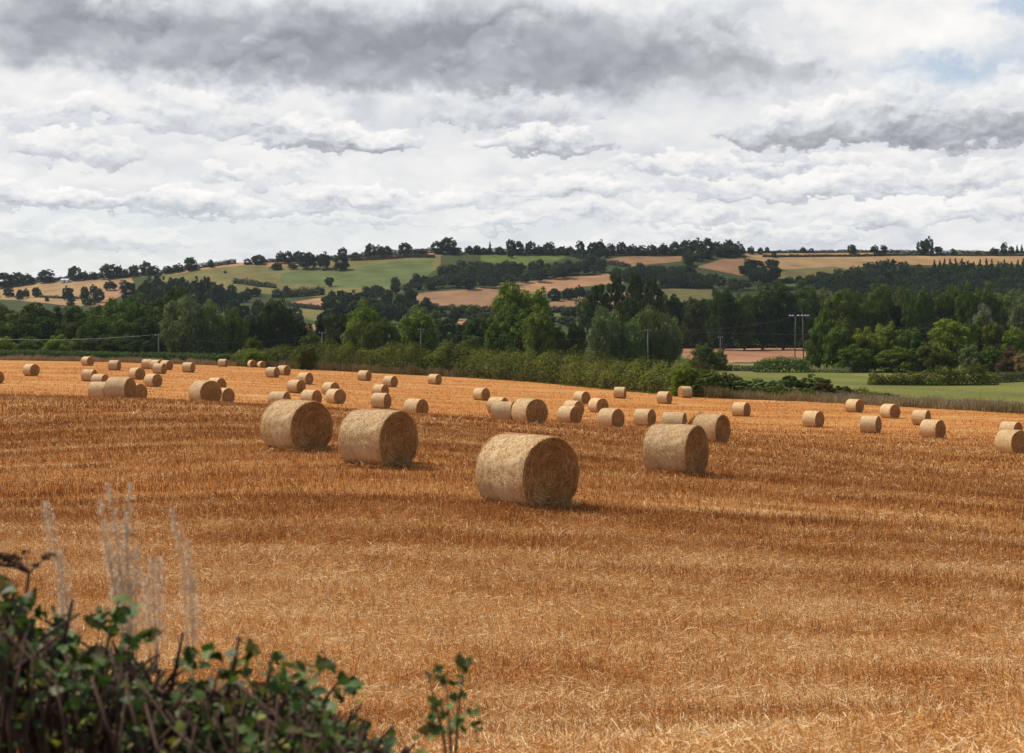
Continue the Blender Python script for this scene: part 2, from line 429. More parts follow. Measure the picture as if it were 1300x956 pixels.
def field_sheet():
    us = np.concatenate([np.linspace(-1.35, -0.45, 14), np.linspace(-.43, .43, 420), np.linspace(.45, 1.35, 14)])
    azs = np.arctan(us); uc = np.tan(np.clip(azs, -.62, .62))
    s = np.concatenate([[0.0], np.geomspace(3.2, 1.0e2, 620)[0:]])
    nd = 760
    k = np.linspace(0, 1, nd)
    e = edge_d(uc)
    U, K = np.meshgrid(us, k, indexing='ij')
    E = np.repeat(e[:, None], nd, 1)
    Dd = 3.0 * (E / 3.0) ** K                       # clipped-azimuth depth
    az = np.arctan(U); azc = np.clip(az, -.62, .62)
    r = Dd / np.cos(azc)
    X = r * np.sin(az); Y = r * np.cos(az); Z = gz(X, Y)
    Z = Z + 0.05 * (band_at(X, Y) - .5) * (Dd > 9) + 0.10 * (fbm(X / 2.2, Y / 1.1, 3, 3) - .5)
    nu = len(us)
    idx = np.arange(nu * nd).reshape(nu, nd)
    Fq = np.stack([idx[:-1, :-1], idx[1:, :-1], idx[1:, 1:], idx[:-1, 1:]], -1).reshape(-1, 4)
    me = mesh_np('harvested_field', np.stack([X, Y, Z], -1).reshape(-1, 3), Fq, [M['stubble_ground']])
    a = me.attributes.new('band', 'FLOAT', 'POINT'); a.data.foreach_set('value', band_at(X, Y).ravel().astype(np.float32))
    return tag(ob('harvested_field', me), 'orange harvested stubble field with rows sloping gently away', 'field', kind='structure')


def inpoly(px, py, poly):
    r = np.zeros(px.shape, bool); n = len(poly)
    for i in range(n):
        x1, y1 = poly[i]; x2, y2 = poly[(i + 1) % n]
        if y1 == y2: continue
        c = ((y1 > py) != (y2 > py)) & (px < (x2 - x1) * (py - y1) / (y2 - y1) + x1); r ^= c
    return r


TAN = (0.29, 0.18, 0.08); PINK = (0.31, 0.165, 0.08); BROWN = (0.225, 0.125, 0.062); OLIVE = (0.135, 0.115, 0.038); GRASS = (0.09, 0.115, 0.026)
BRACK = (0.09, 0.108, 0.034); DKG = (0.042, 0.05, 0.014); MEAD = (0.118, 0.128, 0.026); PLOUGH = (0.34, 0.165, 0.085)
LAND = [  # colour, outline of the parcel in photo columns and rows
    (OLIVE, [(150, 352), (200, 347), (260, 340), (330, 335), (480, 326), (560, 321), (560, 340), (480, 372), (410, 378), (330, 372), (250, 368), (190, 352)]),
    (TAN, [(0, 366), (40, 360), (70, 357), (140, 353), (165, 352), (170, 358), (150, 375), (125, 388), (90, 388), (45, 384), (0, 380)]),
    (PINK, [(120, 372), (158, 364), (166, 370), (130, 388), (120, 386)]),
    (PINK, [(215, 344), (260, 338), (310, 333), (345, 331), (400, 331), (400, 335), (340, 338), (310, 337), (260, 342), (225, 348)]),
    (PINK, [(425, 327), (470, 322), (560, 319), (560, 324), (450, 331)]),
    (BRACK, [(354, 356), (358, 347), (378, 342), (445, 341), (500, 332), (548, 329), (550, 345), (532, 356), (500, 364), (440, 366), (400, 362), (360, 360)]),
    (OLIVE, [(320, 345), (355, 343), (355, 360), (440, 368), (480, 366), (460, 375), (400, 374), (322, 368)]),
    (PINK, [(366, 384), (412, 378), (412, 389), (372, 387)]),
    (OLIVE, [(372, 390), (415, 392), (405, 408), (375, 402)]),
    (PINK, [(384, 414), (402, 412), (400, 419), (382, 418)]),
    (BROWN, [(500, 385), (512, 376), (540, 371), (600, 367), (660, 359), (722, 352), (790, 346), (798, 352), (790, 358), (745, 363), (700, 372), (655, 382), (628, 392), (600, 394), (550, 390), (510, 388)]),
    (PINK, [(640, 368), (700, 356), (790, 346), (800, 350), (790, 360), (740, 364), (690, 372), (650, 366)]),
    (GRASS, [(610, 324), (645, 321), (772, 320), (770, 327), (740, 329), (725, 324), (705, 332), (660, 339), (642, 338), (610, 330)]),
    (BROWN, [(756, 333), (775, 329), (800, 325), (868, 326), (866, 332), (840, 334), (800, 339), (760, 336)]),
    (BROWN, [(883, 339), (915, 330), (945, 328), (946, 352), (930, 348), (900, 342)]),
    (BROWN, [(694, 384), (730, 378), (752, 375), (800, 370), (840, 366), (845, 392), (760, 393), (696, 394)]),
    (OLIVE, [(800, 370), (835, 366), (905, 365), (903, 386), (835, 386), (790, 384)]),
    (TAN, [(945, 320.6), (1000, 320), (1100, 319.5), (1300, 321), (1300, 336), (1100, 336), (1080, 345), (1040, 352), (990, 356), (975, 348), (955, 338)]),
    (OLIVE, [(975, 343), (1060, 338), (1078, 342), (1060, 352), (1010, 357), (980, 352)]),
    (GRASS, [(985, 361), (1042, 358), (1040, 364), (985, 366)]),
    (GRASS, [(640, 396), (700, 396), (740, 396), (740, 401), (640, 402)]),
    (PINK, [(577, 404), (593, 405), (590, 412), (570, 411)]),
    (PLOUGH, [(820, 443), (870, 441.5), (1024, 442.5), (1030, 448), (1010, 458), (910, 460), (850, 452)]),
]


def land_sheet():
    us = np.concatenate([np.linspace(-1.35, -0.45, 14), np.linspace(-.43, .43, 860), np.linspace(.45, 1.35, 14)])
    az = np.arctan(us); azc = np.clip(az, -.62, .62); uc = np.tan(azc); e = edge_d(uc) - 1.5
    k = np.concatenate([np.linspace(0, .2, 40, endpoint=False), np.linspace(.2, .46, 60, endpoint=False), np.linspace(.46, 1, 330)])
    nd = len(k); Dd = e[:, None] + (DS + 40 - e[:, None]) * k[None]
    ext = np.array([1300, 1500, 2000, 3000, 5000.]); Dd = np.concatenate([Dd, np.repeat(ext[None], len(us), 0)], 1); nd = Dd.shape[1]
    r = Dd / np.cos(azc)[:, None]; X = r * np.sin(az)[:, None]; Y = r * np.cos(az)[:, None]
    UU = np.repeat(uc[:, None], nd, 1); Z = terrain_ud(UU, Dd)
    Z = Z + 1.2 * (fbm(X / 60, Y / 60, 31, 3) - .5) * smooth((Dd - 330) / 200)
    Z[:, 0] -= 0.08
    px = 650 + F * UU + 5 * (fbm(X / 25, Y / 25, 41, 3) - .5); row = HOR - terrain_ud(UU, Dd) / Dd * F + 1.0 * (fbm(X / 30, Y / 30, 43, 2) - .5)
    col = np.empty(X.shape + (4,), np.float32); col[:] = (*DKG, 1); col[..., :3] *= (0.8 + .5 * fbm(X / 50, Y / 80, 3, 3))[..., None]
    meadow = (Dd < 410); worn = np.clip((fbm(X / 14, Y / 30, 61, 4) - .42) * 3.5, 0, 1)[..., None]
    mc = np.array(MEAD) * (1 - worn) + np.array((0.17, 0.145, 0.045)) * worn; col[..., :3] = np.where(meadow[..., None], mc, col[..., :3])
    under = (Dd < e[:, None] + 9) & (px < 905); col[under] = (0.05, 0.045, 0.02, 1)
    for i, (c, poly) in enumerate(LAND):
        msk = inpoly(px, row, poly) & (Dd > 340) & (Dd <= DS + 5)
        jit = 0.9 + 0.2 * vnoise(X / 9, Y / 9, i)
        for q in range(3): col[..., q] = np.where(msk, c[q] * jit, col[..., q])
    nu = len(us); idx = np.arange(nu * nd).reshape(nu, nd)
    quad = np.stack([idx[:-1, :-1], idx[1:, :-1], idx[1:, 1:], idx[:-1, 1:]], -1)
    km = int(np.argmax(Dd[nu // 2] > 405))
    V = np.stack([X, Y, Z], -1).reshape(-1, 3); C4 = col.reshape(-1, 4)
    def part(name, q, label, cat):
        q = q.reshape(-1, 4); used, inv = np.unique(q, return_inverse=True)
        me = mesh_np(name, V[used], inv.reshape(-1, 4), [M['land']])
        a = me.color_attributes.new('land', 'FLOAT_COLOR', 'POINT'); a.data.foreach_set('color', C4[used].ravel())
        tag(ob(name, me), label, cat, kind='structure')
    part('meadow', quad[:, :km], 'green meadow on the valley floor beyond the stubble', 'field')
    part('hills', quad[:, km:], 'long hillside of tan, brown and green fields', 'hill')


field_sheet(); land_sheet()
# the bank the photographer stands on and the land behind
an = np.linspace(0, 2 * np.pi, 97)[:-1]; rr = np.array([0.01, 1.5, 3.3, 4.5, 8, 20, 80, 400, 6000.])
A, R = np.meshgrid(an, rr, indexing='ij'); X = R * np.sin(A); Y = R * np.cos(A)
front = (np.abs(np.arctan2(X, Y)) < .95) & (R > 4)
Z = np.where(R < 5, gz(X, np.maximum(np.abs(Y), .01)) * 0 - 1.75, -1.75 - 1.3 * smooth((R - 4) / 6)) - 0.03
Z = np.where(front, -14.0 - R * 0.01, Z)
idx = np.arange(A.size).reshape(A.shape); nx = np.roll(idx, -1, 0)
Fq = np.stack([idx[:, :-1], idx[:, 1:], nx[:, 1:], nx[:, :-1]], -1).reshape(-1, 4)
tag(ob('ground', mesh_np('ground', np.stack([X, Y, Z], -1).reshape(-1, 3), Fq, [M['rough_grass']])), 'rough grass bank behind the hedge', 'ground', kind='structure')


# ------------------------------------------------------------------ straw on the near field
def straw_blades(n, dmin, dmax, width, hmin, hmax, lying, wide=0.42, keep=None, seed=0, tone_shift=0.0):
    g = np.random.default_rng(seed)
    d = np.sqrt(g.uniform(dmin ** 2, dmax ** 2, n)); u = g.uniform(-wide, wide, n)
    x = u * d; y = d
    b = band_at(x, y)
    # neighbouring distance ranges fade into one another, so no edge shows
    fade = np.clip((d - dmin) / max(.35 * dmin, 1e-3), 0, 1) if dmin > 8 else np.ones(n)
    fade = fade * np.clip((dmax * 1.0 - d) / (.3 * dmax), 0, 1) ** .7
    k = g.random(n) < (keep(b) if keep is not None else 1) * fade; x, y, b, d = x[k], y[k], b[k], d[k]
    n = len(x)
    z = gz(x, y) + 0.05 * (b - .5) + 0.10 * (fbm(x / 2.2, y / 1.1, 3, 3) - .5)
    L = g.uniform(hmin, hmax, n)
    yaw = g.uniform(0, 2 * np.pi, n)
    if lying: pit = g.uniform(0.0, 0.5, n)
    else: pit = np.pi / 2 - np.abs(g.normal(0, .28, n)) - 0.5 * (1 - b) * g.random(n)
    dirv = np.stack([np.cos(yaw) * np.cos(pit), np.sin(yaw) * np.cos(pit), np.sin(pit)], 1)
    side = np.cross(dirv, g.normal(size=(n, 3))); side /= np.linalg.norm(side, axis=1)[:, None]
    w = width * g.uniform(.6, 1.3, n) * np.clip(d / 22, .8, 3)
    base = np.stack([x, y, z - 0.01 + (g.uniform(0, .07, n) if lying else 0)], 1)
    s = side * (w / 2)[:, None]; tip = base + dirv * L[:, None]
    V = np.stack([base - s, base + s, tip + s * .7, tip - s * .7], 1).reshape(-1, 3)
    Fq = np.arange(4 * n).reshape(n, 4)
    patch = fbm(x / 1.3, y / 1.3, 77, 3)
    tone_shift = tone_shift + .02 * smooth((24 - y) / 8)
    t = np.clip(0.62 - 0.33 * b + (0.16 if lying else 0) + 0.22 * g.normal(size=n) + 0.5 * (patch - .5) + tone_shift, 0, 1)
    T = np.repeat(t[:, None], 4, 1)
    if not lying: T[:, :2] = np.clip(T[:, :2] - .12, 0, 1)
    return V, Fq, T.ravel()


def merge(parts):
    Vs, Fs, Ts, o = [], [], [], 0
    for V, Fq, T in parts: Vs.append(V); Fs.append(Fq + o); Ts.append(T); o += len(V)
    return np.concatenate(Vs), np.concatenate(Fs), np.concatenate(Ts)


V, Fq, T = merge([straw_blades(90000, 4.5, 14, .0055, .05, .11, False, keep=lambda b: .45 + .55 * b, seed=21), straw_blades(300000, 6.5, 28, .007, .07, .15, False, keep=lambda b: .45 + .55 * b, seed=1),
                  straw_blades(230000, 19, 56, .008, .08, .16, False, keep=lambda b: .35 + .65 * b, seed=2),
                  straw_blades(170000, 38, 120, .011, .10, .17, False, keep=lambda b: .2 + .8 * b, seed=3),
                  straw_blades(130000, 80, 230, .014, .10, .19, False, keep=lambda b: np.clip(b * 1.6 - .5, 0, 1), seed=8, tone_shift=.17)])
tag(ob('stubble', mesh_np('stubble', V, Fq, [M['straw']], smoothed=False, tone=T)), 'short cut straw stubble standing in the near field', 'stubble', kind='stuff')
def foot_straw(x0, y0, a, n, seed):
    g = np.random.default_rng(seed); ca, sa = math.sin(math.radians(a)), -math.cos(math.radians(a))
    e = g.uniform(-.95, .95, n); w = g.choice([-1, 1], n) * (.18 + np.abs(g.normal(0, .28, n)))
    endp = g.random(n) < .3; e = np.where(endp, g.choice([-1, 1], n) * (.60 + np.abs(g.normal(0, .16, n))), e * .68); w = np.where(endp, g.normal(0, .3, n), w)
    x = x0 + e * ca - w * sa; y = y0 + e * sa + w * ca; z = gz(x, y) + g.uniform(0, .10, n)
    L = g.uniform(.05, .2, n); yaw = g.uniform(0, 6.28, n); pit = g.normal(0, .45, n)
    D = np.stack([np.cos(yaw) * np.cos(pit), np.sin(yaw) * np.cos(pit), np.abs(np.sin(pit))], 1); S = np.cross(D, g.normal(size=(n, 3))); S /= np.linalg.norm(S, axis=1)[:, None]; S *= .0045
    b = np.stack([x, y, z], 1); t = b + D * L[:, None]
    return np.stack([b - S, b + S, t + S, t - S], 1).reshape(-1, 3), np.arange(4 * n).reshape(n, 4), np.repeat(np.clip(g.normal(.58, .2, n), 0, 1), 4)


V, Fq, T = merge([foot_straw(x_, y_, a_, 2600, 60 + k_) for k_, (x_, y_, a_) in enumerate([(-5.71, 37.71, 46), (-3.16, 33.58, 54), (4.34, 37.68, 56), (.28, 26.21, 41)])] +
                 [straw_blades(110000, 4.5, 14, .0045, .04, .12, True, seed=24, tone_shift=.02), straw_blades(320000, 6.5, 28, .0058, .04, .15, True, keep=lambda b: 1.05 - .7 * b, seed=4, tone_shift=.04),
                  straw_blades(150000, 19, 60, .007, .06, .19, True, keep=lambda b: 1 - .85 * b, seed=5),
                  straw_blades(80000, 42, 150, .011, .12, .35, True, keep=lambda b: np.clip(.9 - 1.3 * b, 0, 1), seed=6)])
tag(ob('loose_straw', mesh_np('loose_straw', V, Fq, [M['straw']], smoothed=False, tone=T)), 'pale loose straw scattered over the stubble', 'straw', kind='stuff')

# ------------------------------------------------------------------ straw bales
m, B = mat('bale_wrap')
tc = B.n('ShaderNodeTexCoord').outputs['Object']
oi = B.n('ShaderNodeObjectInfo')
sx = B.n('ShaderNodeSeparateXYZ'); B.put(sx.inputs[0], tc)
ang = B.m('ARCTAN2', sx.outputs[1], sx.outputs[2])
q = B.vec(B.m('MULTIPLY', sx.outputs[0], 1.0), B.m('MULTIPLY', ang, 0.7), B.m('MULTIPLY', oi.outputs['Random'], 30.0))
f1 = B.noise(stretch(B, q, (26, 13, 1)), 2.2, 4, .75)
f2 = B.noise(stretch(B, q, (7, 1.6, 1)), 1.0, 4, .6)
f3 = B.noise(stretch(B, q, (1.2, 1.2, 1)), 1.5, 3, .6)
wr = B.n('ShaderNodeTexWave', wave_type='BANDS', bands_direction='X'); B.put(wr.inputs['Vector'], q); wr.inputs['Scale'].default_value = 14; wr.inputs['Distortion'].default_value = 2.0; wr.inputs['Detail'].default_value = 2
c = B.ramp(f1, [(0.25, (0.34, 0.165, 0.05)), (0.42, (0.60, 0.37, 0.145)), (0.58, (0.76, 0.54, 0.26)), (0.75, (0.88, 0.72, 0.42))])
c = B.mix(B.maprange(f2, .45, .7, 0, .45), c, (0.36, 0.22, 0.105, 1))
c = B.mix(B.maprange(f3, .4, .7, 0, .3), c, (0.62, 0.49, 0.30, 1))
c = B.mix(B.m('MULTIPLY', wr.outputs['Fac'], 0.14), c, (0.85, 0.78, 0.66, 1))
finish(B, c, .75, bump=B.m('ADD', f1, B.m('MULTIPLY', wr.outputs['Fac'], .25)), bstr=.8, bdist=.02, spec=.25); M['bale_wrap'] = m

m, B = mat('bale_end')
tc = B.n('ShaderNodeTexCoord').outputs['Object']
oi = B.n('ShaderNodeObjectInfo')
sx = B.n('ShaderNodeSeparateXYZ'); B.put(sx.inputs[0], tc)
ang = B.m('ARCTAN2', sx.outputs[1], sx.outputs[2])
rad = B.m('POWER', B.m('ADD', B.m('POWER', sx.outputs[1], 2), B.m('POWER', sx.outputs[2], 2)), .5)
q = B.vec(B.m('MULTIPLY', B.m('ADD', rad, B.m('MULTIPLY', ang, .009)), 9), B.m('MULTIPLY', ang, 1.1), B.m('MULTIPLY', oi.outputs['Random'], 30.0))
f1 = B.noise(stretch(B, q, (3.2, 1.6, 1)), 1.6, 5, .7)
f2 = B.noise(tc, 3.0, 4, .6)
f3 = B.noise(tc, 45, 3, .7)
c = B.ramp(B.m('ADD', B.m('MULTIPLY', f1, .7), B.m('MULTIPLY', f3, .3)), [(0.33, (0.15, 0.062, 0.018)), (0.47, (0.38, 0.19, 0.058)), (0.58, (0.58, 0.34, 0.12)), (0.72, (0.76, 0.53, 0.24))])
c = B.mix(B.maprange(f2, .4, .65, 0, .5), c, (0.24, 0.10, 0.035, 1))
finish(B, c, .9, bump=f1, bstr=1.0, bdist=.03, spec=.1); M['bale_end'] = m

R0, L0 = 0.69, 1.24


def bale_side(g, na, nx, wob):
    xs = np.linspace(-L0 / 2, L0 / 2, nx); a = np.linspace(0, 2 * np.pi, na, endpoint=False)
    Xg, Ag = np.meshgrid(xs, a, indexing='ij')
    o = g.uniform(0, 50)
    r = R0 + wob * (fbm(Xg * 3 + o, np.cos(Ag) * 2 + np.sin(Ag) * 3.1, 3, 3) - .5) - 0.018 * (np.abs(Xg) / (L0 / 2)) ** 8
    z = r * np.cos(Ag); y = r * np.sin(Ag)
    z = np.where(z < -R0 + .10, -R0 + .045 + (z + R0 - .10) * .12 + .055, z)
    y = y * (1 + .05 * np.clip(-np.cos(Ag), 0, 1)); V = np.stack([Xg, y, z], -1)
    i = np.arange(nx * na).reshape(nx, na); j = np.roll(i, -1, 1)
    Fq = np.stack([i[:-1], i[1:], j[1:], j[:-1]], -1).reshape(-1, 4)
    return V, Fq


def bale_end(g, rim, sgn, nr, wob):
    na = len(rim); cx = rim[:, 0].mean() + sgn * 0.0
    rings = []
    for k in range(nr):
        t = 1 - k / nr
        P = rim.copy(); P[:, 1] *= t; P[:, 2] *= t
        groove = math.sin((t * 13) * math.pi) * wob * .35
        an = np.arange(na) / na
        P[:, 0] = rim[:, 0] + sgn * (0.035 * (1 - t ** 4) + (groove if k else 0) + (wob * 4.5 * (vnoise(an * 9 + k * .7, an * 0 + t * 7, 9) - .5) if k else 0))
        rings.append(P)
    V = np.concatenate(rings + [np.array([[cx + sgn * .03, 0, 0]])])
    F4 = [[k * na + j, k * na + (j + 1) % na, (k + 1) * na + (j + 1) % na, (k + 1) * na + j] for k in range(nr - 1) for j in range(na)]
    F3 = [[(nr - 1) * na + j, (nr - 1) * na + (j + 1) % na, nr * na] for j in range(na)]
    if sgn < 0: F4 = [f[::-1] for f in F4]; F3 = [f[::-1] for f in F3]
    return V, [np.array(F4), np.array(F3)]


def strips(P, D, N, L, w, g, lift):
    """thin straws at P along D with normal N"""
    n = len(P); D = D / np.linalg.norm(D, axis=1)[:, None]; S = np.cross(D, N); S /= np.linalg.norm(S, axis=1)[:, None] + 1e-9
    S = S * .8 + N * g.normal(0, .5, (n, 1)); S /= np.linalg.norm(S, axis=1)[:, None]
    h = (L / 2)[:, None]; s = S * (w / 2)[:, None]; N1 = N * (lift * g.random(n))[:, None]; N2 = N * (lift * g.random(n))[:, None]
    a = P - D * h + N1; b = P + D * h + N2
    V = np.stack([a - s, a + s, b + s, b - s], 1).reshape(-1, 3)
    return V, np.arange(4 * n).reshape(n, 4)


def make_bale(seed, hi):
    g = np.random.default_rng(seed)
    na, nx, nr = (96, 22, 22) if hi else (32, 6, 6)
    V, Fq = bale_side(g, na, nx, .05 if hi else .04)
    Vf = V.reshape(-1, 3); rims = [V[0], V[-1]]
    meshes = {}
    def withstraw(name, V, Fl, m0, sv, sf, tone):
        nb = len(V); F_all = list(Fl); mi = [np.zeros(sum(len(f) for f in Fl), int)]
        T = np.full(nb, .5)
        if sv is not None:
            V = np.concatenate([V, sv]); F_all.append(sf + nb); mi.append(np.ones(len(sf), int)); T = np.concatenate([T, tone])
        return mesh_np(name, V, F_all, [m0, M['straw']], np.concatenate(mi), True, T)
    sv = sf = tn = None
    if True:
        n = 9000 if hi else 2600; x = g.uniform(-L0 / 2, L0 / 2, n); a = g.uniform(0, 2 * np.pi, n)
        N = np.stack([np.zeros(n), np.sin(a), np.cos(a)], 1); P = N * (R0 + .004) + np.array([1, 0, 0]) * x[:, None]
        P[:, 2] = np.maximum(P[:, 2], -R0 + .10)
        Tg = np.stack([np.zeros(n), np.cos(a), -np.sin(a)], 1); th = g.normal(0, .75, n)
        Dv = Tg * np.cos(th)[:, None] + np.array([1., 0, 0]) * np.sin(th)[:, None]
        sv, sf = strips(P, Dv, N, g.uniform(.02, .09, n), g.uniform(.003, .006, n) * (1 if hi else 2), g, .012 if hi else .02)
        tn = np.repeat(np.clip(g.normal(.76, .17, n), 0, 1), 4)
    meshes['wrap'] = withstraw('bale_wrap', Vf, [Fq], M['bale_wrap'], sv, sf, tn)
    for sgn, rim, nm in ((-1, rims[0], 'a'), (1, rims[1], 'b')):
        V, Fl = bale_end(g, rim, sgn, nr, .009 if hi else .004)
        sv = sf = tn = None
        if True:
            n = 5200 if hi else 1300; r = R0 * np.sqrt(g.random(n)) * .985; a = g.uniform(0, 2 * np.pi, n)
            P = np.stack([np.full(n, sgn * (L0 / 2)) + sgn * .033 * (1 - (r / R0) ** 4), r * np.sin(a), np.maximum(r * np.cos(a), -R0 + .04)], 1)
            Nn = np.tile([sgn * 1.0, 0, 0], (n, 1)); Tg = np.stack([np.zeros(n), np.cos(a), -np.sin(a)], 1)
            Rd = np.stack([np.zeros(n), np.sin(a), np.cos(a)], 1); th = g.normal(0, .6, n)
            Dv = Tg * np.cos(th)[:, None] + Rd * np.sin(th)[:, None]
            sv, sf = strips(P, Dv, Nn, g.uniform(.03, .12, n), g.uniform(.003, .006, n) * (1 if hi else 2), g, .02)
            tt = np.clip(g.normal(.55, .22, n) + .05 * np.sin(r * 42) + .7 * (fbm(P[:, 1] * 3 + seed * 9, P[:, 2] * 3, 5, 3) - .5), 0, 1)
            # stray long straws sticking out, and a shaggy rim
            n2 = 700 if hi else 200; a2 = g.uniform(0, 2 * np.pi, n2); r2 = R0 * g.uniform(.93, 1.0, n2)
            P2 = np.stack([np.full(n2, sgn * (L0 / 2)), r2 * np.sin(a2), np.maximum(r2 * np.cos(a2), -R0 + .04)], 1)
            D2 = g.normal(size=(n2, 3)) * .6; D2[:, 0] = sgn * np.abs(D2[:, 0]); N2 = np.stack([np.zeros(n2), np.sin(a2), np.cos(a2)], 1)
            v2, f2_ = strips(P2, D2 + N2 * .4, N2, g.uniform(.03, .08, n2), np.full(n2, .004), g, .01)
            sf = np.concatenate([sf, f2_ + len(sv)]); sv = np.concatenate([sv, v2]); tn = np.concatenate([np.repeat(tt, 4), np.repeat(np.clip(g.normal(.6, .15, n2), 0, 1), 4)])
        meshes['end' + nm] = withstraw('bale_end', V, Fl, M['bale_end'], sv, sf, tn)
    return meshes


HI = [make_bale(s, True) for s in (1, 2)]
LO = [make_bale(s, False) for s in (3, 4, 5)]
BALES = [(-56.62,167.44,59.0,1.043),(-53.12,146.13,60.0,0.95),(-63.25,211.9,59.0,1.019),(-52.75,188.77,82.0,1.005),(-47.42,195.06,60.0,0.999),(-44.32,178.91,74.0,1.012),(-42.72,161.95,50.0,1.005),(-36.89,146.2,56.0,0.999),(-42.61,187.31,75.0,0.992),(-45.84,154.22,77.0,0.984),(-31.34,108.27,76.0,1.0),(-22.68,82.4,74.0,0.989),(-28.67,108.13,55.0,0.999),(-17.3,80.21,42.0,0.999),(-23.34,115.1,51.0,0.958),(-48.41,238.24,81.0,0.995),(-47.12,258.11,30.0,0.999),(-51.05,289.89,35.0,0.994),(-30.41,180.64,65.0,0.986),(-30.58,190.51,57.0,1.004),(-24.08,165.67,56.0,1.017),(-22.08,145.48,57.0,1.015),(-18.46,144.78,52.0,0.99),(-15.94,128.54,45.0,1.009),(-5.71,37.71,46.0,1.004),(-19.27,185.83,62.0,1.008),(-14.63,170.9,55.0,0.993),(-13.56,146.69,57.0,0.966),(-11.36,123.4,67.0,1.019),(-10.14,186.28,57.0,1.019),(-7.13,105.43,52.0,0.994),(-3.25,150.48,49.0,0.983),(-3.16,33.58,54.0,0.998),(-0.52,85.76,75.0,0.95),(0.89,72.36,35.0,1.002),(7.42,151.42,44.0,0.992),(4.26,105.47,46.0,1.001),(8.13,134.2,34.0,1.021),(6.68,96.09,46.0,0.999),(12.64,166.41,74.0,0.992),(10.02,107.45,56.0,0.978),(16.7,155.82,56.0,0.999),(20.9,171.84,-72.0,1.026),(9.43,67.3,50.0,1.0),(4.34,37.68,56.0,0.999),(21.34,132.46,51.0,0.99),(0.28,26.21,41.0,1.003),(24.58,116.08,45.0,0.998),(34.87,144.75,39.0,1.009),(35.93,135.19,30.0,1.015),(27.38,108.57,56.0,0.989),(35.83,124.51,52.0,0.976),(30.41,102.81,41.0,1.002),(28.41,80.82,26.0,1.011),(-50.94,199.0,74.0,1.023),(-48.85,195.51,64.0,1.035),(-41.13,141.97,71.0,0.981),(-29.27,140.89,57.0,1.028),(-17.38,123.03,58.0,0.993),(-17.72,108.4,71.0,0.974),(-1.24,124.79,61.0,1.07),(5.4,125.06,48.0,1.032),(9.3,81.5,71.0,0.979),(36.75,104.78,41.0,0.95)]
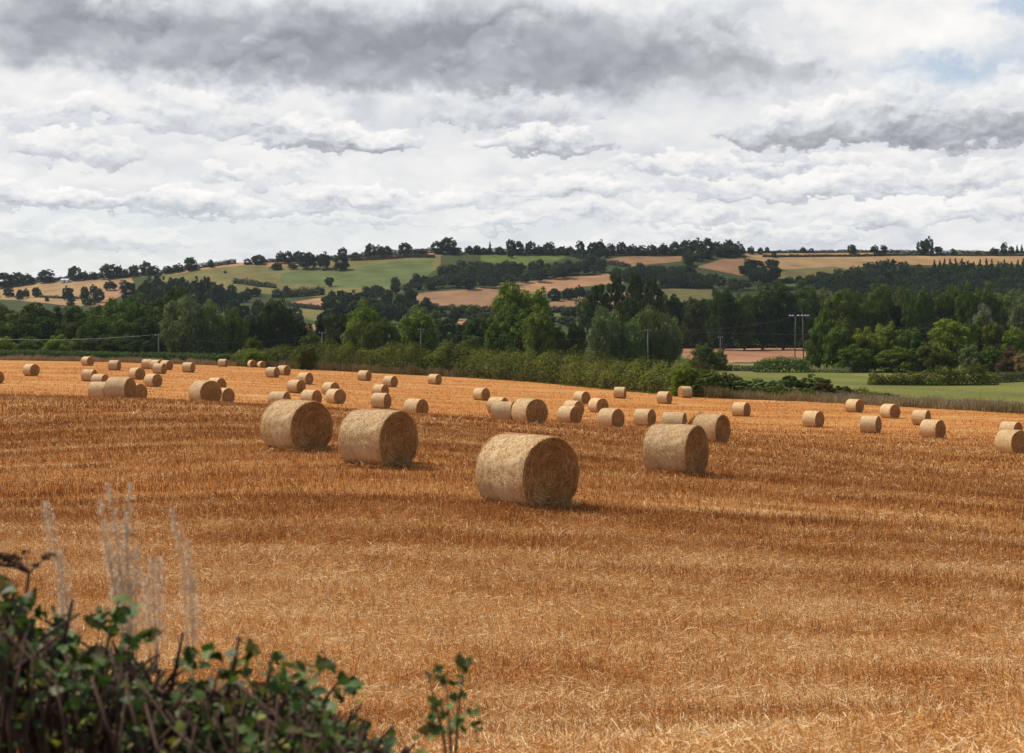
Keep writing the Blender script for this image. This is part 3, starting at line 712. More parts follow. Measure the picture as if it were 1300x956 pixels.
BL = {
 0: 'small straw bale alone near the left edge of the field, below the trimmed hedge',
 1: 'straw bale cut by the left picture edge with only its end showing',
 2: 'far straw bale against the trimmed hedge, leftmost of those touching it',
 3: 'far straw bale between the leftmost hedge bale and the trio of overlapping bales',
 4: 'rear right bale of the four overlapping bales below the wooden pole, end facing right',
 5: 'front bale of the four overlapping bales below the wooden pole',
 6: 'far bale standing just in front and left of the four overlapping bales',
 7: 'round bale just above and right of the large brownish left bale, fully in view',
 8: 'far bale standing alone right of the four overlapping bales',
 9: 'upper left bale of the cluster around the large brownish left bale',
 10: 'bale half hidden behind the left side of the large brownish bale',
 11: 'large brownish straw bale in shade at the left with its wrapped side facing',
 12: 'bale hidden behind the right end of the large brownish bale, dark end showing',
 13: 'large straw bale in the left cluster of three showing a full dark round end',
 14: 'small dark-ended bale at the right foot of the left cluster of three',
 15: 'tiny bale against the hedge between the lone far bale and the hedge pair',
 16: 'left bale of the tiny round pair at the hedge where it grows wild',
 17: 'right bale of the tiny round pair at the hedge where it grows wild',
 18: 'left bale of the pair just in front of the tiny hedge pair',
 19: 'right bale of the pair just in front of the tiny hedge pair',
 20: 'far bale topmost of the diagonal line above the first big foreground bale',
 21: 'second bale of the diagonal line above the first big foreground bale',
 22: 'rear bale of the overlapping pair right of the diagonal line, pale top lit',
 23: 'front bale of the overlapping pair right of the diagonal line, round end facing',
 24: 'big foreground straw bale at left with brown end facing the camera',
 25: 'far bale at centre near the tall hedge, left of two by the bright trees',
 26: 'far bale below and right of the lone bale near the tall hedge',
 27: 'rear bale of the stacked-looking central pair above the second big bale',
 28: 'front bale of the central pair above the second big bale',
 29: 'far bale alone in front of the tall hedge under the rounded green tree',
 30: 'lone bale right of the central pair, its foot hidden by the crest',
 31: 'far bale alone left of the two joined bales in mid field',
 32: 'second big foreground straw bale with wide wrapped side and round brown end',
 33: 'side-on bale pressed against the left of the round-ended mid field bale',
 34: 'mid field bale with a large round end, right of the joined pair',
 35: 'rearmost bale of the cluster of five right of the joined pair',
 36: 'front bale of the overlapping cluster right of the joined pair',
 37: 'round-ended bale at the right of the cluster behind the biggest bale',
 38: 'bale alone below the five-bale cluster, pale top and dark end',
 39: 'far bale alone near the tall hedge showing almost only its wrapped side',
 40: 'bale just left of the bale beside the loose straw heap',
 41: 'far bale by the scrubby hedge end, left of the brown-ended one',
 42: 'far bale by the hedge turned the other way with its brown end to the left',
 43: 'mid field bale right of the loose straw heap, partly behind a big bale',
 44: 'big foreground straw bale on the right with a narrow ragged end',
 45: 'bale alone right of the straw heap, under the green meadow',
 46: 'nearest and biggest straw bale at the centre of the field',
 47: 'bale with a notched lower end, between the lone bale and the right group',
 48: 'farthest bale of the right group beside the dry grass verge',
 49: 'second far bale of the right group beside the dry grass verge',
 50: 'nearest of the left three bales in the right group',
 51: 'rear bale of the overlapping pair in the right group',
 52: 'front round-ended bale of the overlapping pair in the right group',
 53: 'large bale at the right picture edge, lit on its wrapped side',
 54: 'leftmost bale of the four overlapping bales below the wooden pole',
 55: 'bale squeezed in the back of the four overlapping bales below the wooden pole',
 56: 'bale behind the large brownish left bale, only its pale top showing',
 57: 'bale peeping over the top of the round-ended bale in the left cluster of three',
 58: 'lowest bale of the diagonal line, just above the first big foreground bale',
 59: 'bale mostly hidden behind the big foreground bale at left',
 60: 'sliver of a bale showing behind the side-on bale of the joined pair',
 61: 'middle bale of the cluster right of the joined pair, hidden in part by another',
 62: 'long side-on bale lying left of the loose straw heap',
 63: 'bale peeping out behind the large bale at the right picture edge',
}
for i, (x, y, a, sc) in enumerate(BALES):
    if i == 16: x, y, sc = -47.12 * 243 / 258, 243, .95
    if i == 17: x, y, sc = -51.05 * 241 / 290, 241, .85
    if i == 15: x, y, sc = -48.41 * 234 / 238.2, 234, .97
    near = y < 60 or i in (43,)
    src = (HI if near else LO)[i % (2 if near else 3)]
    ax = math.radians(a); rz = math.atan2(-math.cos(ax), math.sin(ax))
    sc *= 1.02
    zc = float(gz(x, y)); sx_ = sc * random.uniform(.97, 1.03)
    t = empty('straw_bale', (x, y, zc), rz); t.scale = (sx_, sc, sc)
    tag(t, BL[i], 'straw bale', 'round straw bales on the stubble field')
    flip = random.random() < .5
    for nm, key in (('wrapped_side', 'wrap'), ('end_face', 'enda'), ('end_face', 'endb')):
        c = ob(nm, src[key], t); c.location = (0, 0, R0 - .085)
HEAPAT = (9.75, 74.0)
g = np.random.default_rng(5); n = 9000
r = g.random(n) ** .5; a = g.uniform(0, 2 * np.pi, n); hz = g.random(n)
P = np.stack([1.05 * r * np.cos(a), .9 * r * np.sin(a), 1.15 * (1 - r ** 2) * hz ** .35 + .12 * g.random(n)], 1)
P[:, 2] *= 0.85 + .4 * vnoise(P[:, 0] * 3 + 9, P[:, 1] * 3, 4)
Dv = g.normal(size=(n, 3)); Dv[:, 2] *= .5; Nn = g.normal(size=(n, 3)); Nn[:, 2] = np.abs(Nn[:, 2]) + 1; Nn /= np.linalg.norm(Nn, axis=1)[:, None]
v, f = strips(P, Dv, Nn, g.uniform(.1, .35, n), g.uniform(.012, .03, n), g, .03)
me = mesh_np('straw_heap', v, f, [M['straw']], smoothed=False, tone=np.repeat(np.clip(g.normal(.52, .2, n), 0, 1), 4))
tag(ob('straw_heap', me, loc=(HEAPAT[0], HEAPAT[1], float(gz(*HEAPAT)))), 'loose heap of burst straw between two bales', 'straw heap')

# ------------------------------------------------------------------ trees
def leaf_quads(P, N, size, g, droop=0.0):
    n = len(P); N = N + g.normal(0, .30, (n, 3)); N /= np.linalg.norm(N, axis=1)[:, None] + 1e-9
    A = np.cross(N, g.normal(size=(n, 3))); A /= np.linalg.norm(A, axis=1)[:, None] + 1e-9
    if droop: A = A + np.array([0, 0, -droop]); A /= np.linalg.norm(A, axis=1)[:, None]
    Bv = np.cross(N, A); s = (size * g.uniform(.55, 1.35, n))[:, None]
    V = np.stack([P - A * s, P + Bv * s * .62, P + A * s, P - Bv * s * .62], 1).reshape(-1, 3)
    return V, np.arange(4 * n).reshape(n, 4)


def clump_leaves(C, R, per, size, g, droop=0.0, squash=1.0, up=0.25):
    k = len(C); idx = np.repeat(np.arange(k), per); n = len(idx)
    dv = g.normal(size=(n, 3)); dv[:, 2] += up * 2; dv /= np.linalg.norm(dv, axis=1)[:, None]
    rr = R[idx] * g.uniform(.55, 1.08, n); P = C[idx] + dv * rr[:, None] * np.array([1, 1, squash])
    return leaf_quads(P, dv, size, g, droop)


def crown_mesh(kind, seed, far, name='crown'):
    """crown for a tree 10 m high and 10 m wide"""
    g = np.random.default_rng(seed)
    K, per, size = (60, 60, .40) if far else (120, 125, .20)
    if kind in ('round', 'tall', 'willow', 'scrub'):
        zc, rz, rx = {'round': (4.8, 4.9, 4.7), 'tall': (4.9, 4.9, 4.7), 'willow': (4.7, 5.0, 4.8), 'scrub': (4.2, 5.2, 4.9)}[kind]
        dv = g.normal(size=(K * 3, 3)); dv /= np.linalg.norm(dv, axis=1)[:, None]
        rad = g.uniform(.35, 1, K * 3) ** .5
        C = dv * rad[:, None]
        C = C[(C[:, 2] > -.8)][:K]
        lob = 0.80 + .42 * vnoise(np.arctan2(C[:, 1], C[:, 0]) * 1.3 + 10, C[:, 2] * 2.2 + seed, seed)
        C = C * lob[:, None]
        C[:, :2] *= (1 + .38 * C[:, 2:3] ** 2)
        R = g.uniform(.85, 1.45, len(C)) * (1.15 if far else 1)
        if kind == 'tall': R *= .9
        taper = 1 - .18 * np.clip(C[:, 2], 0, 1) if kind != 'tall' else 1 + .22 * np.clip(C[:, 2], 0, 1)
        C = np.stack([C[:, 0] * (rx - .7) * taper, C[:, 1] * (rx - .7) * taper, zc + C[:, 2] * (rz - .6)], 1)
        # a few limbs break the outline
        nb = 7; az = g.uniform(0, 2 * np.pi, nb); h = g.uniform(4.5, 9.3, nb)
        rr = (rx * .92) * np.sqrt(np.clip(1 - ((h - zc) / rz) ** 2, .02, 1))
        C = np.concatenate([C, np.stack([rr * np.cos(az), rr * np.sin(az), h], 1)]); R = np.concatenate([R, g.uniform(.55, .95, nb)])
        V, Fq = clump_leaves(C, R, per, size, g, .8 if kind == 'willow' else 0, 1.25 if kind == 'willow' else .85)
    elif kind == 'poplar':
        C = []; R = []
        for i in range(K):
            h = g.uniform(.8, 9.6); r = 3.6 * math.sin(min(1, (10.2 - h) / 6) * math.pi / 2) * g.uniform(.2, 1); a = g.uniform(0, 6.28)
            C.append((r * math.cos(a), r * math.sin(a), h)); R.append(g.uniform(.7, 1.25))
        V, Fq = clump_leaves(np.array(C), np.array(R), per, size, g, 0, 1.3)
    elif kind == 'pine':
        C = []; R = []
        for i in range(K):
            lv = g.choice([4.2, 5.6, 6.8, 8.0, 9.1], p=[.12, .2, .25, .25, .18]) + g.normal(0, .25)
            r = (4.9 - .38 * abs(lv - 6)) * g.uniform(0, 1) ** .6 * (.6 if lv > 8.5 else 1); a = g.choice([0.4, 1.9, 2.9, 4.2, 5.4]) + lv + g.normal(0, .3)
            C.append((r * math.cos(a), r * math.sin(a), lv)); R.append(g.uniform(.6, 1.15))
        V, Fq = clump_leaves(np.array(C), np.array(R), per, size, g, 0, .5)
    elif kind == 'spruce':
        C = []; R = []
        for i in range(K + 10):
            h = 9.8 * g.random() ** 1.2 + .2; r = 4.3 * (1 - h / 10.3) * g.uniform(.3, 1); a = g.uniform(0, 6.28)
            C.append((r * math.cos(a), r * math.sin(a), h)); R.append(.35 + .8 * (1 - h / 10))
        V, Fq = clump_leaves(np.array(C), np.array(R), per, size, g, .6, .8)
    V[:, 2] = np.maximum(V[:, 2], .1)
    return V, Fq


def trunk_parts(kind, seed):
    g = np.random.default_rng(seed + 50); mb = MB()
    top = {'round': 6.5, 'tall': 7.5, 'willow': 6, 'scrub': 5, 'poplar': 9.3, 'pine': 9.3, 'spruce': 9.6}[kind]
    pts = np.array([[0.15 * math.sin(i * 1.3 + seed), 0.15 * math.cos(i * 1.7 + seed), -0.4 + i * (top + .4) / 5] for i in range(6)]); pts[:2, :2] *= .3
    mb.tube(pts, np.linspace(.42 if kind != 'spruce' else .25, .08, 6), 7)
    if kind != 'spruce':
        for k in range(7):
            h = g.uniform(.3, .75) * top; a = k * 2.4 + g.uniform(-.4, .4); base = np.array([0, 0, h]); out = np.array([math.cos(a), math.sin(a), 0])
            ln = 3.4 if kind in ('round', 'willow', 'pine') else 2.0
            mb.tube([base, base + out * ln * .5 + np.array([0, 0, .7]), base + out * ln + np.array([0, 0, 1.8])], [.17, .11, .04], 5)
    return mb


PROTO = {}
for kind, cnt in (('round', 4), ('tall', 3), ('willow', 2), ('scrub', 3), ('poplar', 3), ('pine', 2), ('spruce', 2)):
    for far in (False, True):
        lst = []
        for s in range(cnt if not far else min(cnt, 3)):
            V, Fq = crown_mesh(kind, s + 11 * len(kind) + (500 if far else 0), far)
            lm = M['needle'] if kind in ('spruce', 'pine') else M['leaf']
            mb = trunk_parts(kind, s)
            if far:
                tv = np.concatenate(mb.v); tf = [f for f, _ in mb.order]; nt = sum(len(f) for f in tf)
                me = mesh_np(kind + '_tree', np.concatenate([tv, V]), tf + [Fq + len(tv)], [M['bark'], lm], np.concatenate([np.zeros(nt, int), np.ones(len(Fq), int)]), False)
                lst.append((me,))
            else:
                lst.append((mesh_np(kind + '_crown', V, Fq, [lm], smoothed=False), mb.build(kind + '_trunk', [M['bark']], True)))
        PROTO[kind, far] = lst
MASS = []
for s_ in range(4):
    V_, F_ = crown_mesh('round', 900 + s_, True); k_ = np.random.default_rng(s_).permutation(len(F_))[:2000]; MASS.append((V_.reshape(-1, 4, 3)[k_].reshape(-1, 3) * 1.0, np.arange(8000).reshape(2000, 4)))
NAME = {'round': 'broadleaf_tree', 'tall': 'broadleaf_tree', 'willow': 'willow_tree', 'scrub': 'bushy_tree', 'poplar': 'poplar_tree', 'pine': 'pine_tree', 'spruce': 'spruce_tree'}
PAL = {  # leaf colours
    'bright': (0.155, 0.19, 0.022), 'mid': (0.095, 0.125, 0.019), 'dark': (0.055, 0.078, 0.014), 'willow': (0.145, 0.17, 0.055), 'blue': (0.045, 0.066, 0.020),
    'deep': (0.034, 0.05, 0.012), 'yellow': (0.15, 0.17, 0.026), 'copper': (0.09, 0.065, 0.028), 'silver': (0.17, 0.185, 0.09), 'tan': (0.25, 0.18, 0.06)}
tree_count = 0


def tree(kind, x, y, h, w, colr, label, group=None, far=None, z=None, cat='tree'):
    global tree_count
    tree_count += 1
    if far is None: far = y > 520
    pr = PROTO[kind, far]; p = pr[tree_count % len(pr)]
    c = np.array(PAL[colr]) * np.array([random.uniform(.9, 1.15), random.uniform(.92, 1.1), random.uniform(.8, 1.2)])
    zz = float(gz(x, y)) if z is None else z
    loc = (x, y, zz - .1); rz = random.uniform(0, 6.28); sc = (w / 10, w / 10 * random.uniform(.9, 1.1), h / 10)
    if far:
        o = ob(NAME[kind], p[0], loc=loc); o.color = (*c, 1)
    else:
        o = empty(NAME[kind], loc); a = ob('crown', p[0], o); a.color = (*c, 1); ob('trunk', p[1], o)
    o.rotation_euler = (0, 0, rz); o.scale = sc
    return tag(o, label, cat, group)


def tpix(kind, px, top, wpx, d, colr, label, group=None, cat='tree', **kw):
    """tree seen at column px with its top at a row, w pixels wide, standing at depth d"""
    x = (px - 650) / F * d; z = float(gz(x, d)); h = (HOR - top) / F * d - z
    w = wpx / F * d
    return tree(kind, x, d, h, w, colr, label, group, cat=cat, **kw)


# --- trees on the skyline, west to east
SKY = 'single trees along the hilltop skyline'
for px, top, w, kind, lab in [
    (6, 346, 26, 'round', 'dark tree clump at the far left end of the skyline'),
    (22, 345, 20, 'round', 'skyline tree second from the left end, among low bushes'),
    (35, 347, 18, 'scrub', 'low skyline tree beside the left end clump'),
    (60, 342, 23, 'round', 'broad rounded skyline tree before the first gap on the left'),
    (94, 337, 18, 'round', 'upright skyline tree standing over the left tan field'),
    (107, 344, 12, 'round', 'small skyline tree right of the upright one over the tan field'),
    (118, 345, 13, 'round', 'low skyline tree left of the large dark one over the tan field'),
    (139, 334.5, 25, 'round', 'large dark domed tree on the skyline above the tan field'),
    (151, 337, 9, 'tall', 'slim skyline tree leaning on the large domed one'),
    (160, 341, 12, 'scrub', 'low pale skyline tree between the domed and the spreading trees'),
    (170, 336, 13, 'tall', 'open crowned skyline tree left of the spreading double tree'),
    (185, 332, 14, 'tall', 'taller half of the double skyline tree on the left rise'),
    (196, 337, 14, 'round', 'lower half of the double skyline tree on the left rise'),
    (214, 337, 14, 'scrub', 'low tree in the rising skyline hedge on the left'),
    (226, 334, 14, 'scrub', 'bushy tree in the skyline hedge below the watermark-free round tree'),
    (243, 326.5, 20, 'round', 'round dark tree high on the rising left skyline'),
    (268, 329, 8, 'round', 'tiny round tree alone on the rising skyline'),
    (291, 329.5, 5, 'tall', 'very small tree on the skyline above the pink field'),
    (314, 328, 11, 'scrub', 'bush joined to the left side of a round skyline tree'),
    (328, 323, 19, 'round', 'round skyline tree left of the row of dark field trees'),
    (357, 319, 13, 'round', 'skyline tree behind the gap left of the dark field trees'),
    (366, 318.5, 12, 'round', 'skyline tree in the small clump behind the dark field trees'),
    (378, 318, 14, 'round', 'rightmost skyline tree of the small clump behind the field trees'),
    (435, 314.5, 12, 'tall', 'pale skyline tree right of the dark field trees'),
    (451, 320, 12, 'round', 'low skyline tree right of the pale one'),
    (469, 308.5, 14, 'round', 'tall rounded skyline tree above the bracken slope'),
    (482, 311, 15, 'round', 'dark skyline tree beside the tall rounded one above the bracken'),
    (492, 312, 12, 'round', 'right hand tree of the three skyline trees above the bracken'),
    (514, 307.5, 17, 'round', 'round skyline tree standing alone above the bracken slope'),
    (534, 315, 16, 'scrub', 'low bushy tree in the skyline hedge right of the lone round tree'),
    (555, 306, 17, 'round', 'left tree of the tallest hilltop clump'),
    (569, 300.5, 23, 'round', 'tallest domed tree of the hilltop clump at the centre left'),
    (579, 313, 14, 'round', 'lower tree on the right of the tallest hilltop clump'),
    (596, 312, 9, 'round', 'small skyline tree just right of the tallest clump'),
    (605, 311, 11, 'round', 'second small skyline tree right of the tallest clump'),
    (622, 306.5, 8, 'spruce', 'pointed conifer on the skyline right of the tallest clump'),
    (614, 314, 9, 'scrub', 'bush beside the pointed skyline conifer'),
    (634, 313, 12, 'scrub', 'bushy skyline tree left of the block above the green field'),
    (648, 304, 13, 'tall', 'tallest tree of the skyline row above the green field'),
    (659, 306, 14, 'round', 'second tree of the skyline row above the green field'),
    (673, 305.5, 15, 'round', 'third tree of the skyline row above the green field'),
    (685, 311, 12, 'scrub', 'low tree in a dip of the skyline row above the green field'),
    (698, 307, 17, 'round', 'broad domed tree in the skyline row above the green field'),
    (714, 312, 14, 'scrub', 'low hedge tree in the skyline row right of the domed one'),
    (724, 312, 12, 'scrub', 'second low hedge tree right of the domed skyline tree'),
    (736, 305.5, 13, 'round', 'round skyline tree at the right end of the green field'),
    (752, 307, 14, 'round', 'left tree of the dense hilltop group right of centre'),
    (762, 304.5, 14, 'round', 'tallest tree of the dense hilltop group right of centre'),
    (775, 309, 13, 'round', 'skyline tree in the dense group above the brown field, left part'),
    (789, 306.5, 13, 'round', 'domed skyline tree above the brown field, middle part'),
    (802, 310, 14, 'round', 'skyline tree above the brown field, third from the wood'),
    (815, 311, 14, 'scrub', 'low skyline tree above the brown field, second from the wood'),
    (828, 310, 14, 'round', 'skyline tree at the left foot of the hilltop wood'),
    (842, 309, 15, 'round', 'tree on the left edge of the hilltop wood'),
    (856, 306.5, 16, 'round', 'tree in the left half of the hilltop wood'),
    (871, 304, 16, 'round', 'tree near the top of the hilltop wood'),
    (884, 302.5, 17, 'round', 'highest tree of the hilltop wood'),
    (897, 302, 18, 'round', 'broad crowned tree right of the highest one in the hilltop wood'),
    (910, 306, 16, 'round', 'tree on the right shoulder of the hilltop wood'),
    (921, 312, 14, 'round', 'last tree on the right of the hilltop wood'),
    (932, 316, 12, 'scrub', 'bush trailing off the right of the hilltop wood'),
    (944, 313.5, 4, 'round', 'tiny skyline tree just right of the hilltop wood'),
    (953, 312.5, 9, 'round', 'small round skyline tree above the dark copse'),
    (965, 314, 8, 'round', 'small skyline tree above the right side of the dark copse'),
    (974, 313, 6, 'round', 'small round tree on the bare right skyline, first of three'),
    (1019.5, 313.5, 7, 'round', 'second small tree on the bare right skyline'),
    (1030, 315, 7, 'round', 'third small tree on the bare right skyline, close to the second'),
    (1082, 310, 13, 'round', 'pale rounded tree on the bare right skyline'),
    (1110, 311, 10, 'round', 'left tree of the pair in the middle of the right skyline'),
    (1121, 311, 10, 'round', 'right tree of the pair in the middle of the right skyline'),
    (1171, 305, 15, 'round', 'left half of the tall lone skyline tree beside the white farm building'),
    (1178, 300.5, 13, 'round', 'tall lone skyline tree beside the white farm building'),
    (1191, 312, 9, 'tall', 'small pointed tree behind the white farm building'),
    (1209, 315, 8, 'scrub', 'bush at the right end of the white farm building'),
    (1262, 314, 11, 'scrub', 'low bush left of the round tree near the right picture edge'),
    (1275, 307.5, 9, 'round', 'round skyline tree near the right picture edge'),
    (1284, 312, 8, 'round', 'small skyline tree between the round one and the conifers'),
    (1291, 310.5, 6, 'spruce', 'left of two small conifers at the right skyline end'),
    (1297, 310, 7, 'spruce', 'right of two small conifers at the right skyline end'),
]:
    tpix(kind, px, top, w * 1.1, 1190 if w > 7 else 1197, 'blue' if random.random() < .6 else 'dark', lab.replace(' below the watermark-free round tree', ' left of the high round tree'), SKY)


def thill(kind, px, top, base, w, colr, lab, group=None, **kw):
    x, d = at_row(px, base, 600); z = float(gz(x, d)); return tree(kind, x, d, (base - top) / F * d, w / F * d, colr, lab, group, **kw)


for px, top, base, w, kind, lab in [
    (390, 319.5, 341, 23, 'round', 'first dark tree of the three at the top of the bracken slope'),
    (411, 320, 342, 20, 'round', 'middle dark tree of the three at the top of the bracken slope'),
    (432, 322, 343, 21, 'round', 'third dark tree of the three at the top of the bracken slope'),
    (351, 333, 342, 16, 'scrub', 'low bushes left of the three dark trees on the bracken slope'),
    (372, 334, 341, 12, 'scrub', 'bush just left of the first dark tree on the bracken slope'),
    (12, 364, 377, 15, 'round', 'dark round tree at the left end of the tan hill field'),
    (25, 367, 381, 10, 'round', 'left tree of a small pair below the tan hill field'),
    (33, 366, 379, 9, 'round', 'right tree of a small pair below the tan hill field'),
    (47, 364.5, 377, 15, 'round', 'round tree standing alone in the tan hill field'),
    (60, 376, 383, 6, 'round', 'tiny round bush below the lone tree in the tan field'),
    (86, 363, 382, 14, 'round', 'upright tree at the left of the clump in the tan hill field'),
    (90, 376, 388, 12, 'scrub', 'low tree under the upright one in the tan hill field'),
    (108, 363, 382, 13, 'round', 'tall pale tree in the middle of the tan field clump'),
    (119, 361, 376, 10, 'round', 'small tree topping the tan field clump'),
    (125, 366, 384, 17, 'round', 'broad tree at the right of the tan field clump'),
    (113, 378, 387, 18, 'scrub', 'low spreading tree at the foot of the tan field clump'),
    (140, 356, 369, 17, 'round', 'rounded tree between the tan field and the poplar wood'),
    (157, 355, 367, 14, 'scrub', 'bushy tree touching the left end of the poplar wood'),
    (286, 343.5, 347, 4, 'scrub', 'tiny lone bush in the olive hill pasture'),
    (364, 362, 371, 8, 'round', 'small dark tree on the lower olive pasture'),
    (418, 351, 364, 12, 'tall', 'faint tree in the middle of the bracken slope'),
    (421, 368, 392, 12, 'tall', 'pointed tree at the left end of the dark valley wood'),
    (648, 314, 327, 8, 'scrub', 'bush in the green hill field corner'),
    (604, 389, 399, 7, 'round', 'little dark tree below the big brown hill field'),
    (983, 319.5, 327, 7, 'round', 'small dark tree in the upper right tan field'),
]:
    thill(kind, px, top, base, w * 1.05, 'blue', lab)


def wood(poly, n, hpx, wpx, kinds, cols, label, group, seed, near=None, minsep=.55, mass=None):
    """fills an outline (photo columns, base rows) with separate trees"""
    g = random.Random(seed); xs = [p[0] for p in poly]; ys = [p[1] for p in poly]; done = []; tries = 0
    while len(done) < n and tries < 6000:
        tries += 1
        px = g.uniform(min(xs), max(xs)); row = g.uniform(min(ys), max(ys))
        if not inpoly(np.array([px]), np.array([row]), poly)[0]: continue
        if any(abs(px - a) < wpx * minsep and abs(row - b) < hpx * minsep * .5 for a, b in done): continue
        done.append((px, row))
    if mass:
        VV, FF, TT, o = [], [], [], 0
        for px, row in done:
            V, Fq = MASS[g.randrange(len(MASS))]; h = hpx * g.uniform(.8, 1.2); w = wpx * g.uniform(.85, 1.25)
            x, d = at_row(px, row, near or 600); a = g.uniform(0, 6.28); ca, sa = math.cos(a), math.sin(a)
            V = np.stack([V[:, 0] * ca - V[:, 1] * sa, V[:, 0] * sa + V[:, 1] * ca, V[:, 2]], 1) * np.array([w / F * d / 10, w / F * d / 10, h / F * d / 10]) + np.array([x, d, float(gz(x, d))])
            VV.append(V); FF.append(Fq + o); o += len(V); TT.append(np.full(len(V), g.uniform(.7, 1.35)))
        ww = ob('woodland', mesh_np('woodland', np.concatenate(VV), np.concatenate(FF), [M['leaf_mass']], smoothed=False, tone=np.concatenate(TT))); ww.color = (*PAL['blue'], 1)
        return tag(ww, mass, 'wood', kind='stuff')
    for px, row in sorted(done, key=lambda q: q[1]):
        h = hpx * g.uniform(.8, 1.2); w = wpx * g.uniform(.85, 1.25)
        x, d = at_row(px, row, near or 600)
        tree(g.choice(kinds), x, d, h / F * d, w / F * d, g.choice(cols), label, group)


wood([(545, 368), (562, 352), (585, 343), (640, 346), (655, 351), (720, 349), (765, 345), (770, 347), (720, 354), (650, 363), (600, 369)], 58, 15, 19, ['round', 'round', 'tall'], ['blue', 'dark', 'blue', 'mid'],
     'tree of the sloping wood above the big brown hill field', 'wood above the big brown hill field', 1, mass='dense sloping wood above the big brown hill field')
wood([(462, 372), (545, 356), (556, 366), (505, 376), (470, 380)], 13, 12, 14, ['round', 'scrub'], ['blue', 'dark'], 'tree of the straggling belt below the bracken slope', 'tree belt below the bracken slope', 2)
wood([(640, 341), (700, 341), (760, 335), (765, 338), (700, 346), (645, 346)], 11, 12, 14, ['round', 'scrub'], ['blue', 'dark'], 'tree of the hedge below the green hill field', 'trees below the green hill field', 3)
wood([(735, 328), (760, 325), (775, 326), (770, 331), (740, 333)], 5, 13, 12, ['round'], ['blue'], 'tree of the knot beside the upper brown field', 'trees beside the upper brown field', 33)
wood([(772, 351), (800, 349), (865, 347), (890, 358), (945, 366), (945, 370), (870, 367), (800, 364), (785, 358)], 46, 14, 18, ['round', 'tall'], ['blue', 'deep', 'dark'], 'tree of the dark wood right of the big brown hill field', 'dark wood right of the big brown hill field', 4, mass='dark wood stretching right of the big brown hill field')
wood([(866, 330), (930, 322), (940, 326), (900, 332), (872, 338)], 9, 16, 16, ['round'], ['blue', 'dark'], 'tree on the slope under the hilltop wood', 'lower edge of the hilltop wood', 34)
wood([(948, 340), (982, 340), (984, 362), (946, 362)], 10, 17, 16, ['round', 'tall'], ['blue', 'deep'], 'tree of the dark copse beside the right brown field', 'dark copse beside the right brown field', 5)
wood([(1040, 362), (1076, 352), (1100, 345), (1190, 351), (1300, 351), (1300, 386), (1200, 388), (1100, 388), (1045, 376)], 125, 17, 20, ['round', 'round', 'tall'], ['blue', 'deep', 'blue', 'dark'], 'tree of the big dark wood on the right hillside', 'big dark wood on the right hillside', 6, mass='big dark wood covering the right hillside', minsep=.4)
for i, px in enumerate([1186, 1193, 1199, 1206, 1213, 1221, 1228, 1236, 1244, 1252, 1259, 1267, 1275, 1284, 1292, 1299]):
    thill('spruce', px, 329 + random.uniform(-1.5, 3), 347, 12, 'deep', 'narrow spruce in the row topping the right hillside wood', 'spruce row topping the right hillside wood')
wood([(985, 358), (1042, 354), (1044, 364), (985, 368)], 8, 10, 13, ['round', 'willow'], ['blue', 'mid'], 'low tree at the foot of the right brown hill field', 'low trees at the foot of the right brown field', 35)
wood([(155, 395), (190, 385), (290, 388), (300, 402), (160, 405)], 20, 36, 20, ['tall', 'round', 'tall'], ['deep', 'blue', 'dark'], 'tall tree of the dark poplar wood on the left', 'dark poplar wood on the left', 7, near=520)
wood([(290, 372), (340, 368), (345, 380), (300, 385)], 7, 11, 14, ['round', 'scrub'], ['blue', 'deep'], 'tree of the hedge line below the olive pasture', 'hedge trees below the olive pasture', 8)
wood([(292, 400), (330, 398), (332, 420), (290, 420)], 6, 30, 18, ['round', 'tall'], ['deep', 'blue'], 'dark tree right of the poplar wood', 'dark trees right of the poplar wood', 36, near=480)
wood([(412, 398), (440, 392), (520, 388), (545, 400), (520, 412), (430, 412)], 20, 24, 20, ['round', 'tall'], ['deep', 'blue', 'dark'], 'tree of the dark valley wood behind the bright green trees', 'dark valley wood behind the bright trees', 9)
wood([(300, 402), (420, 400), (425, 425), (300, 428)], 12, 16, 20, ['round', 'scrub'], ['blue', 'deep', 'dark'], 'tree of the dim hedges between the willow and the bright trees', 'dim hedge trees left of the bright trees', 40)
wood([(545, 393), (600, 398), (640, 404), (600, 424), (550, 418)], 18, 12, 15, ['round', 'scrub'], ['blue', 'mid', 'deep'], 'tree of the hedges below the big brown hill field', 'hedge trees below the big brown field', 10)
for i, (px, top, base, w) in enumerate([(704, 366, 382, 20), (722, 365, 381, 18), (736, 362, 380, 16), (748, 368, 379, 14)]):
    thill('round', px, top, base, w, 'deep', ['first', 'second', 'third', 'last'][i] + ' dark tree of the four dividing the two brown hill fields')
wood([(692, 404), (745, 402), (745, 418), (690, 420)], 8, 12, 16, ['round'], ['blue', 'deep'], 'tree of the dim hedge lines below the lower brown field', 'dim hedge trees below the lower brown field', 11)

